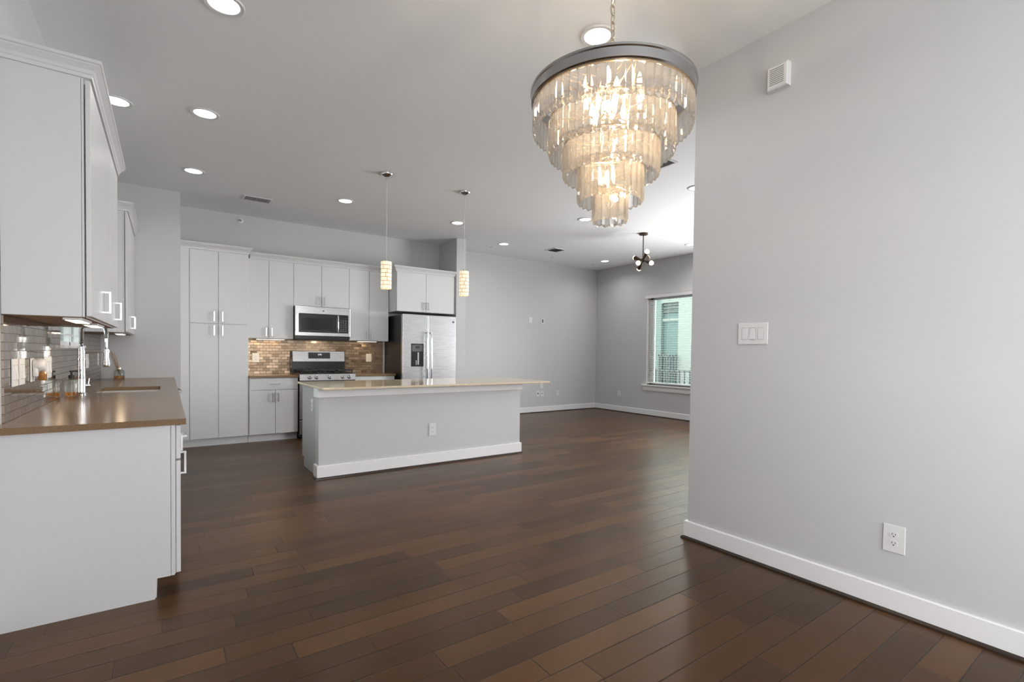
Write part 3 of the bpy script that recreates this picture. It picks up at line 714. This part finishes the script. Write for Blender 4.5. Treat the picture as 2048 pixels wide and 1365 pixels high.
# ------------------------------------------------------------------ left run: base units, counter, sink
XC = .057
CX = XC - .001
def base_l(y0, y1, label, drawer=True, ndoor=2, hside=None):
    t = thing('base_cabinet', label, 'cabinet', (-.27, (y0 + y1) / 2, 0), 'base cabinets under the sink counter')
    bx(XW + .002, XC - .021, y0 + .0005, y1 - .0005, ZB, .843).build('body', CAB, t)
    bx(XW + .002, XC - .098, y0 + .0005, y1 - .0005, 0, ZB).build('toe_kick', CAB, t)
    zt = .838
    if drawer:
        door_l(t, y0 + .002, y1 - .002, XC, .668, zt, (y0 + y1) / 2, .752, 'drawer', True, .10); zt = .662
    ym = (y0 + y1) / 2
    if ndoor == 2: door_l(t, y0 + .002, ym, XC, ZB, zt, ym - .035, .58); door_l(t, ym, y1 - .002, XC, ZB, zt, ym + .035, .58)
    else: door_l(t, y0 + .002, y1 - .002, XC, ZB, zt, y1 - .06 if hside is None else hside, .585, ln=.115)
    return t
Y0 = 2.905
A = base_l(Y0 + .018, 3.42, 'nearest white base cabinet, with the exposed end panel', True, 1, 3.26)
MB().box(XW + .002, XC - .104, Y0, Y0 + .0175, 0, ZB).box(XW + .002, XC - .041, Y0, Y0 + .0175, ZB, .843).build('end_panel', CAB, A)
bx(XC - .039, XC - .0245, Y0 + .001, Y0 + .0175, ZB, .843).build('face_stile', CAB, A)
base_l(3.42, 4.62, 'white two-door base cabinet just before the sink', True, 2)
base_l(4.62, 5.50, 'white sink base cabinet under the basin', False, 2)
base_l(6.11, YE - .002, 'last white base cabinet beyond the dishwasher', True, 2)
t = thing('dishwasher', 'stainless dishwasher under the counter with curved chrome handle', 'dishwasher', (-.2, 5.8, 0))
bx(XW + .05, XC - .024, 5.505, 6.105, .02, .840).build('body', BLACK, t)
dd = bx(XC - .023, XC + .004, 5.508, 6.102, ZB, .838, .003).build('door', STEEL, t)
MB().tube([(XC + .003, 5.56, .80)] + [(XC + .066 * sin(pi * k / 10) ** .45 if 0 < k < 10 else XC + .02, 5.56 + k * .049, .80) for k in range(0, 11)] + [(XC + .003, 6.05, .80)], .011, 10).build('handle', CHROME, dd, 50)
# counter with sink cut-out
SX0, SX1, SY0, SY1 = -.435, -.043, 4.815, 5.46
g = MB().box(XW + .001, SX0, Y0 - .022, YE - .002, .8435, ZCT).box(SX1, XC + .022, Y0 - .022, YE - .002, .8435, ZCT).box(SX0, SX1, Y0 - .022, SY0, .8435, ZCT).box(SX0, SX1, SY1, YE - .002, .8435, ZCT)
bmesh.ops.remove_doubles(g.bm, verts=g.bm.verts[:], dist=1e-5)
tag(g.build('countertop', TAUPE), 'long glossy taupe countertop holding the sink', 'countertop')
t = thing('kitchen_sink', 'stainless undermount sink set in the taupe countertop', 'sink', (-.24, 5.14, .64))
a = .012
g = MB().box(SX0 - a, SX0 - .0005, SY0 - a, SY1 + a, .64, .8425).box(SX1 + .0005, SX1 + a, SY0 - a, SY1 + a, .64, .8425).box(SX0, SX1, SY0 - a, SY0 - .0005, .64, .8425).box(SX0, SX1, SY1 + .0005, SY1 + a, .64, .8425).box(SX0 - a, SX1 + a, SY0 - a, SY1 + a, .63, .645)
g.build('basin', STEELV, t)
MB().lathe([(.045, 0), (.045, .004), (.030, .002), (0, .002)], (-.24, 5.14, .645), 24).build('drain', CHROME, t, 40)

# mirror tile backsplash on the left wall, cut round the window
g = MB(); X0, X1 = XW + .0005, XW + .009; z0, z1 = ZCT + .0005, 1.40
g.box(X0, X1, 3.0765, WY0, z0, 1.357).box(X0, X1, WY1, YE - .001, z0, 1.357).box(X0, X1, WY0, WY1, z0, WZ0)
struct('trim_2', g, TILE_L)

# faucet
FX, FY = -.500, 4.690
t = thing('spring_faucet', 'tall chrome spring-neck faucet beside the sink', 'faucet', (FX, FY, ZCT))
MB().lathe([(.030, 0), (.030, .006), (.024, .012), (.0225, .020), (.0225, .118), (.0245, .120), (.0245, .130), (.0225, .132), (.0225, .250), (.025, .252), (.025, .262), (.0215, .264), (.0215, .346), (.014, .350), (0, .350)], (FX, FY, ZCT), 28).build('column', CHROME, t, 35)
hz = ZCT + .065
MB().cyl((FX, FY, hz), (FX + .036, FY + .030, hz), .012, n=16).cyl((FX + .032, FY + .026, hz), (FX + .038, FY + .030, hz + .05), .006, .005, n=10).build('lever', CHROME, t, 40)
arc = []
DX, DY = .135, .055
for k in range(25):
    u = k / 24
    if u < .3: p = (0, .350 + u / .3 * .11)
    elif u < .85:
        th = pi * (u - .3) / .55; p = (.5 - .5 * cos(th), .46 + .07 * sin(th))
    else: p = (1, .46 - (u - .85) / .15 * .05)
    arc.append(Vector((FX + DX * p[0], FY + DY * p[0], ZCT + p[1])))
MB().tube(arc, .0075, 10).build('hose', BLACKM, t, 60)
coil = []; M_ = 24 * 26
for k in range(M_ + 1):
    f = k / 26; i = min(int(f), 23); fr_ = f - i
    p = arc[i].lerp(arc[i + 1], fr_); d = (arc[i + 1] - arc[max(i - 1, 0)]).normalized()
    b_ = Vector((DY, -DX, 0)).normalized(); a_ = d.cross(b_).normalized()
    an = 2 * pi * k / 13
    coil.append(p + (a_ * cos(an) + b_ * sin(an)) * .0135)
MB().tube(coil, .0022, 5).build('spring', CHROME, t, 60)
e_ = arc[-1]
MB().lathe([(0, 0), (.010, 0), (.010, -.035), (.008, -.075), (.016, -.080), (.018, -.115), (.017, -.14), (.024, -.185), (.0255, -.205), (.022, -.212), (0, -.212)], e_, 24).build('spray_head', CHROME, t, 40)
MB().tube([(FX, FY, ZCT + .30), (FX + DX * .5, FY + DY * .5, ZCT + .305), (e_.x, e_.y, ZCT + .315)], .005, 8).lathe([(.021, -.01), (.021, .01), (.017, .01), (.017, -.01), (.021, -.01)], (e_.x, e_.y, ZCT + .315), 20, cap=False).build('docking_arm', CHROME, t, 40)

# soap bottle
def pump_bottle(x, y, label):
    t = thing('soap_bottle', label, 'bottle', (x, y, ZCT))
    MB().lathe([(0, .0005), (.036, .0005), (.038, .004), (.038, .095), (.030, .118), (.014, .126), (.014, .134), (.011, .134), (.011, .125), (.027, .115), (.0355, .093), (.0355, .006), (0, .006)], (x, y, ZCT), 28).build('glass', BOTTLE, t, 35)
    MB().lathe([(0, .007), (.035, .007), (.035, .030), (0, .030)], (x, y, ZCT), 24).build('soap', AMBER, t, 35)
    MB().lathe([(0, .126), (.017, .127), (.017, .147), (.006, .150), (.006, .168), (.012, .169), (.012, .180), (0, .180)], (x, y, ZCT), 20).box(x + .0, x + .036, y - .006, y + .006, ZCT + .171, ZCT + 0.180, .002).build('pump', IRON, t, 35)
pump_bottle(-.540, 4.560, 'clear glass soap bottle with black pump behind the faucet')

# reed diffuser
t = thing('reed_diffuser', 'glass reed diffuser with amber oil at the end of the counter', 'diffuser', (-.425, 6.93, ZCT))
x, y = -.425, 6.93
MB().lathe([(0, .0005), (.046, .0005), (.048, .004), (.048, .080), (.040, .094), (.016, .104), (.016, .135), (.013, .135), (.013, .103), (.038, .091), (.0455, .078), (.0455, .007), (0, .007)], (x, y, ZCT), 28).build('bottle', BOTTLE, t, 35)
MB().lathe([(0, .008), (.045, .008), (.045, .034), (0, .034)], (x, y, ZCT), 24).build('oil', AMBER, t, 35)
MB().lathe([(.018, .106), (.018, .124), (.0165, .124), (.0165, .106), (.018, .106)], (x, y, ZCT), 20, cap=False).build('collar', GOLDM, t)
for k, (dx, dy) in enumerate(((-.075, .02), (-.06, -.03), (-.045, .04), (-.082, -.015), (-.03, .01))):
    MB().cyl((x + .012 - dx * .05, y - dy * .2, ZCT + .012), (x + dx, y + dy, ZCT + .305 - .008 * k), .0022, n=6).build('reed', REED, t)

# plates along the left backsplash
LF = XW + .009
switch((LF, 3.248, 1.092), (1, 0, 0), 2, 'two-gang switch plate on the left tile, nearest', .108, .130, PLATE)
switch((LF, 3.385, 1.092), (1, 0, 0), 2, 'two-gang switch plate on left tile, second from the front', .108, .130, PLATE)
switch((LF, 4.035, 1.092), (1, 0, 0), 4, 'four-gang switch plate on left tile, just before the window', .215, .130, PLATE)
switch((LF, 5.82, 1.092), (1, 0, 0), 4, 'four-gang switch plate on left tile, just past the faucet', .22, .130, PLATE)
outlet((LF, 6.73, 1.092), (1, 0, 0), 'white outlet at the far end of the left tile', .10, .126)
t = thing('plug_in_air_freshener', 'white plug-in air freshener with amber vial on left tile', 'air freshener', (LF, 3.62, 1.03))
y = 3.62
outlet((LF, 3.62, 1.092), (1, 0, 0), 'white outlet behind the plug-in air freshener', .080, .126)
MB().lathe([(0, 0), (.030, 0), (.034, .006), (.034, .040), (.028, .048), (0, .050)], (LF + .0095, y, 1.118), 24, (1, 0, 0)).box(LF + .0095, LF + .030, y - .030, y + .030, 1.056, 1.12, .006).build('housing', PLATE, t, 40)
MB().lathe([(0, 0), (.016, 0), (.018, .004), (.018, .036), (.010, .044), (.010, .055), (0, .055)], (LF + .043, y, 1.035), 20).build('vial', plain('amber_vial', (.26, .115, .028), .15), t, 40)

# ------------------------------------------------------------------ left upper cabinets
XU, ZLB, ZLT = -.291, 1.362, 2.478
def upper_l(y0, y1, doors, label, panel=True):
    t = thing('upper_cabinet', label, 'cabinet', (-.45, (y0 + y1) / 2, ZLB), 'upper cabinets on the left wall')
    bx(XW + .002, XU - .021, y0 + (.07 if panel else .0005), y1 - .0005, ZLB + .018, ZLT + .0035).build('body', CAB, t)
    bx(XW + .002, XU - .022, y0 + .0185, y1 - .002, ZLB - .0041, ZLB + .0175).build('bottom_board', CABIN, t)
    if panel:
        bx(XW + .002, XU - .034, y0, y0 + .018, ZLB - .002, ZLT + .0035).build('end_panel', CAB, t)
        bx(XU - .0325, XU - .0245, y0 + .001, y0 + .018, ZLB - .002, ZLT + .0035).build('face_stile', CAB, t)
    bx(XU - .040, XU - .0215, y0 + .0185, y1 - .001, ZLB - .004, ZLB + .0175).build('light_rail', CAB, t)
    for a, b, h in doors: door_l(t, a, b, XU, ZLB, ZLT, h, 1.475, ln=.115)
    return t
upper_l(3.076, 4.08, [(3.080, 3.70, 3.655), (3.70, 4.078, None)], 'large white upper cabinet nearest on the left wall')
upper_l(4.08, 4.655, [(4.082, 4.37, None), (4.37, 4.653, 4.48)], 'narrower white upper cabinet beside the sink window', False)
crown([((XW + .002, 3.076), (0, -1)), ((XU - .002, 3.076), (1, -1)), ((XU - .002, 4.655), (1, 1)), ((XW + .002, 4.655), (0, 1))], ZLT + .004, 'white crown moulding on the nearest left-wall cabinets')
upper_l(5.80, YE - .002, [(5.804, 6.40, 6.34), (6.40, YE - .008, 6.46)], 'white upper cabinet beyond the sink window')
crown([((XW + .002, 5.80), (0, -1)), ((XU - .002, 5.80), (1, -1)), ((XU - .002, YE - .002), (1, 0))], ZLT + .004, 'white crown moulding on the cabinet beyond the sink window')
uc_light(-.40, -.33, 3.12, 3.50, ZLB - .0045, 'nearest lit strip light under the left cabinets', 1.1)
uc_light(-.40, -.33, 3.78, 4.16, ZLB - .0045, 'second lit strip light under the left cabinets', 1.1)
uc_light(-.40, -.33, 5.95, 6.30, ZLB - .0045, 'far lit strip light under the left cabinet beyond window', .8)

# ------------------------------------------------------------------ ceiling things
def downlight(x, y, label):
    t = thing('recessed_downlight', label, 'downlight', (x, y, ZC - .012), 'recessed ceiling downlights')
    MB().lathe([(.100, ZC - .0005), (.100, ZC - .004), (.096, ZC - .008), (.078, ZC - .006), (.074, ZC - .0008)], (x, y, 0), 40, cap=False).build('trim_ring', PLATE, t, 40)
    MB().lathe([(.0, ZC - .003), (.0765, ZC - .003), (.0765, ZC - .0008), (0, ZC - .0008)], (x, y, 0), 40).build('lens', LENS, t)
    return t
DL = [(.257, 3.079, 'ceiling downlight at the top edge, left of centre'),
      (-.300, 4.75, 'downlight half hidden by the left cabinet crown'),
      (.253, 4.578, 'downlight nearest the left cabinets, fully in view'),
      (.236, 6.115, 'downlight in front of the tall pantry'),
      (1.812, 6.175, 'downlight in front of the range'),
      (3.410, 6.230, 'downlight beside the right pendant cord'),
      (2.053, 2.089, 'downlight right behind the chandelier chain'),
      (4.699, 6.947, 'downlight left of the living room ceiling vent'),
      (4.719, 4.981, 'downlight just left of the chandelier tip'),
      (7.150, 6.971, 'downlight in the far living room corner'),
      (7.179, 5.026, 'downlight right of the sputnik lamp, cut by wall edge'),
      (4.800, 3.300, 'downlight barely peeking past the right wall edge')]
PW_ = {0: 2.5, 1: 1.2, 6: 5, 7: 3, 8: 4, 9: 6, 10: 8, 11: 5}
d0 = None
for i, (x, y, lb) in enumerate(DL):
    if d0 is None: d0 = downlight(x, y, lb)
    else: dup(d0, (x, y, ZC - .012), lb)
    area('downlight_beam', (x, y, ZC - .011), (0, 0, 0), .13, .13, PW_.get(i, 2.8), (1.0, .97, .93), 'DISK', radians(150))

def vent(x0, x1, y0, y1, label, along, nsl, dark):
    t = thing('ceiling_vent', label, 'vent', ((x0 + x1) / 2, (y0 + y1) / 2, ZC - .01))
    b = .022
    MB().box(x0, x1, y0, y0 + b, ZC - .010, ZC - .0005, .003).box(x0, x1, y1 - b, y1, ZC - .010, ZC - .0005, .003).box(x0, x0 + b, y0 + b, y1 - b, ZC - .010, ZC - .0005, .003).box(x1 - b, x1, y0 + b, y1 - b, ZC - .010, ZC - .0005, .003).build('frame', PLATE, t)
    bx(x0 + b, x1 - b, y0 + b, y1 - b, ZC - .002, ZC - .0008).build('duct', SLOT, t)
    g = MB()
    for k in range(nsl):
        u = (k + .5) / nsl
        if along == 'y':
            x = x0 + b + (x1 - x0 - 2 * b) * u; s = .007 if u > .42 else -.004
            g.skin([g.ring([(x - s - .0008, y, ZC - .009), (x - s + .0008, y, ZC - .009), (x + s + .0008, y, ZC - .0025), (x + s - .0008, y, ZC - .0025)]) for y in (y0 + b, y1 - b)])
        else:
            y = y0 + b + (y1 - y0 - 2 * b) * u; s = .007
            g.skin([g.ring([(x, y - s - .0008, ZC - .009), (x, y - s + .0008, ZC - .009), (x, y + s + .0008, ZC - .0025), (x, y + s - .0008, ZC - .0025)]) for x in (x0 + b, x1 - b)])
    g.build('louvres', plain('vent_louvre', (.42, .42, .42), .5), t)
vent(.760, 1.075, 6.665, 6.875, 'ceiling air vent above the kitchen uppers', 'y', 18, True)
vent(5.560, 5.825, 6.630, 6.915, 'square ceiling air vent in the living room', 'x', 12, True)
vent(3.62, 4.010, 2.965, 3.36, 'ceiling return vent peeking out behind the chandelier', 'x', 16, True)
for x, y, lb in ((4.692, 7.291, 'round sprinkler cover near the living room downlight'), (6.094, 7.322, 'round sprinkler cover beyond the living room vent'), (7.218, 7.371, 'round sprinkler cover in the far ceiling corner')):
    tag(MB().lathe([(.042, ZC - .0005), (.042, ZC - .006), (.038, ZC - .009), (0, ZC - .009)], (x, y, 0), 28).build('sprinkler_cover', PLATE), lb, 'sprinkler', 'concealed sprinkler covers')
t = thing('wall_sprinkler', 'small sidewall sprinkler head high on the kitchen back wall', 'sprinkler', (.84, YW, 3.0))
MB().lathe([(.036, 0.0005), (.036, .004), (.020, .012), (.014, .012), (.014, .004), (.0, .004)], (.84, YW, 2.985), 24, (0, -1, 0)).build('escutcheon', PLATE, t, 40)
MB().cyl((.84, YW - .004, 2.985), (.84, YW - .04, 2.985), .009, n=12).box(.826, .854, YW - .048, YW - .044, 2.990, 2.996).build('nozzle', CHROME, t, 40)

# ------------------------------------------------------------------ pendants
def pendant(x, y, label):
    t = thing('pendant_lamp', label, 'pendant lamp', (x, y, 1.867), 'island pendants')
    MB().lathe([(.068, ZC - .0005), (.068, ZC - .006), (.060, ZC - .018), (.030, ZC - .028), (.012, ZC - .034), (.010, ZC - .055), (0, ZC - .055)], (x, y, 0), 32).build('canopy', CHROME, t, 35)
    MB().cyl((x, y, 2.165), (x, y, ZC - .05), .0028, n=8).build('cord', PLATE, t)
    MB().lathe([(.009, 2.145), (.009, 2.170), (.004, 2.178), (0, 2.178)], (x, y, 0), 14).build('socket_cap', NICKEL, t)
    MB().lathe([(.055, 1.867), (.055, 2.150), (.0, 2.151), (0, 2.149), (.0535, 2.148), (.0535, 1.867), (.055, 1.867)], (x, y, 0), 40, cap=False).build('shade', SHADE, t, 40)
    MB().sphere((x, y, 2.02), .024).cyl((x, y, 2.04), (x, y, 2.149), .012, n=12).build('bulb', SBULB, t, 60)
    return t
pp = pendant(1.886, 4.980, 'left cream pendant lamp with brown line pattern over the island')
dup(pp, (2.827, 4.995, 1.867), 'right cream pendant lamp with brown line pattern over the island')

# ------------------------------------------------------------------ sputnik
Hb = Vector((5.962, 5.012, 2.651))
t = thing('sputnik_chandelier', 'dark bronze six-arm sputnik light with globe bulbs in the living room', 'ceiling light', (Hb.x, Hb.y, 2.4))
MB().lathe([(.066, ZC - .0005), (.066, ZC - .020), (.060, ZC - .026), (.012, ZC - .028), (0, ZC - .028)], (Hb.x, Hb.y, 0), 32).build('canopy', BRONZE, t, 35)
MB().cyl(Hb, (Hb.x, Hb.y, ZC - .02), .0075, n=12).build('stem', BRONZE, t, 40)
MB().sphere(Hb, .034).build('hub', BRONZE, t, 60)
az = math.atan2(Hb.x, Hb.y); rv = Vector((cos(az), -sin(az), 0)); fv = Vector((sin(az), cos(az), 0)); uv = Vector((0, 0, 1))
for a, b, c in ((-.158, .092, .198), (.158, -.092, -.198), (.073, .123, -.228), (-.073, -.123, .228), (-.088, -.092, -.237), (.088, .092, .237)):
    d = (rv * a + uv * b + fv * c).normalized()
    arm = MB().lathe([(0, .02), (.010, .02), (.012, .06), (.036, .200), (.034, .200), (.010, .07), (0, .07)], Hb, 24, d, cap=False).build('arm', BRONZE, t, 40)
    MB().sphere(Hb + d * .208, .034, 16).build('bulb', SBULB, arm, 60)

# ------------------------------------------------------------------ crystal chandelier
CXY = Vector((1.528, 1.466, 0)); ZT = 2.310
t = thing('crystal_chandelier', 'tiered crystal prism chandelier with polished metal ring, lit warm', 'chandelier', (CXY.x, CXY.y, 1.76))
MB().lathe([(.330, ZT - .050), (.336, ZT - .046), (.336, ZT - .012), (.340, ZT - .008), (.340, ZT), (.332, ZT + .003), (.322, ZT), (.322, ZT - .05), (.330, ZT - .05)], CXY, 96, cap=False).build('ring', RINGM, t, 35)
MB().lathe([(.065, ZC - .0005), (.065, ZC - .015), (.05, ZC - .028), (.012, ZC - .034), (0, ZC - .034)], CXY, 32).build('canopy', GOLDM, t, 35)
g = MB()
for k in range(3):
    a = pi * k / 3
    g.cyl(CXY + Vector((.325 * cos(a), .325 * sin(a), ZT - .02)), CXY + Vector((-.325 * cos(a), -.325 * sin(a), ZT - .02)), .004, n=8)
g.cyl(CXY + Vector((0, 0, 1.86)), CXY + Vector((0, 0, ZT + .045)), .007, n=12)
for k in range(5):
    a = 2 * pi * k / 5 + .3
    q = CXY + Vector((.115 * cos(a), .115 * sin(a), 0))
    g.tube([CXY + Vector((0, 0, ZT - .10)), CXY + Vector((.06 * cos(a), .06 * sin(a), ZT - .125)), q + Vector((0, 0, ZT - .11)), q + Vector((0, 0, ZT - .085))], .004, 6)
g.lathe([(.004, ZT + .030), (.018, ZT + .036), (.018, ZT + .044), (.004, ZT + .05)], CXY, 16)
g.build('frame', GOLDM, t, 40)
for k in range(5):
    a = 2 * pi * k / 5 + .3
    q = CXY + Vector((.115 * cos(a), .115 * sin(a), ZT - .085))
    MB().lathe([(0, 0), (.008, 0), (.009, .025), (.014, .045), (.010, .068), (.002, .088), (0, .088)], q, 14).build('bulb', BULB, t, 60)
for z in (2.07, 1.93): MB().lathe([(0, 0), (.010, .006), (.014, .025), (.008, .055), (0, .062)], CXY + Vector((.02 if z > 2 else -.005, .012, z)), 12).build('bulb', BULB, t, 60)
for z, pw in ((2.17, 8), (2.02, 5), (1.88, 2.4)):
    l = bpy.data.lights.new('chandelier_glow', 'POINT'); l.energy = pw; l.color = (1.0, .72, .42); l.shadow_soft_size = .010
    o = bpy.data.objects.new('chandelier_glow', l); COL.objects.link(o); o.location = CXY + Vector((.03, -.02, z))
# chain
g = MB(); z = ZT + .050; k = 0
while z < ZC - .045:
    pts = []
    for i in range(16):
        a = 2 * pi * i / 16
        u, v = .009 * cos(a), (.021 if abs(sin(a)) > .3 else .021) * sin(a)
        pts.append(CXY + (Vector((u, 0, v)) if k % 2 == 0 else Vector((0, u, v))) + Vector((0, 0, z + .018)))
    g.tube(pts, .0022, 6, closed=True); z += .034; k += 1
g.build('chain', GOLDM, t, 60)
MB().tube([CXY + Vector((.012 * sin(i * 1.1), .012 * cos(i * 1.1), ZT + .05 + (ZC - .09 - ZT) * i / 24)) for i in range(25)], .0022, 6).build('wire', BOTTLE, t, 60)
# prisms: five tiers
TIERS = [(.323, 2.253, 2.134, 58), (.255, 2.190, 2.040, 46), (.194, 2.084, 1.951, 35), (.1315, 1.990, 1.846, 24), (.069, 1.892, 1.764, 12)]
def prism(g, R, a, z1, z0, w):
    c, s = cos(a), sin(a)
    def P(r, tt, z): return CXY + Vector((r * c - tt * s, r * s + tt * c, z))
    h = w * .46; d = w * .42; tip = w * .42
    top = g.ring([P(R - d * .5, -h, z1), P(R + d * .1, -h, z1), P(R + d * .55, 0, z1 - tip * .5), P(R + d * .1, h, z1), P(R - d * .5, h, z1)])
    bot = g.ring([P(R - d * .5, -h, z0 + tip * .5), P(R + d * .1, -h, z0 + tip), P(R + d * .55, 0, z0 + tip), P(R + d * .1, h, z0 + tip), P(R - d * .5, h, z0 + tip * .5)])
    g.skin([top, bot], False)
    ct = g.bm.verts.new(P(R - d * .1, 0, z1 + tip * .25)); cb_ = g.bm.verts.new(P(R + d * .1, 0, z0))
    for i in range(5):
        j = (i + 1) % 5
        g.bm.faces.new((top[j], top[i], ct)); g.bm.faces.new((bot[i], bot[j], cb_))
rest = MB(); hoop = MB(); aim = math.atan2(-CXY.y, -CXY.x); lone = []
for R, z1, z0, n in TIERS:
    w_ = 2 * pi * R / n
    for k in range(n):
        a = 2 * pi * k / n
        da = abs((a - aim + pi) % (2 * pi) - pi)
        lone.append((da - R * .9, R, a, z1, z0, w_))
    if R < .3:
        hoop.lathe([(R - .003, z1 + .004), (R + .003, z1 + .004), (R + .003, z1 + .010), (R - .003, z1 + .010), (R - .003, z1 + .004)], CXY, 64, cap=False)
        for k in range(3):
            b_ = 2 * pi * k / 3 + .5
            hoop.cyl(CXY + Vector((R * cos(b_), R * sin(b_), z1 + .007)), CXY + Vector((0, 0, z1 + .02)), .0025, n=6)
hoop.lathe([(.318, 2.256), (.326, 2.256), (.326, 2.262), (.318, 2.262), (.318, 2.256)], CXY, 96, cap=False)
hoop.build('tier_hoops', GOLDM, t)
lone.sort(key=lambda q: q[0])
for i, (_, R, a, z1, z0, w_) in enumerate(lone):
    if i < 100:
        g = MB(); prism(g, R, a, z1, z0, w_); g.build('crystal_prism', CRYSTAL, t)
    else: prism(rest, R, a, z1, z0, w_)
rest.build('crystal_prism', CRYSTAL, t, kind='stuff')

for o in bpy.data.objects:
    if '_w' in o: del o['_w']
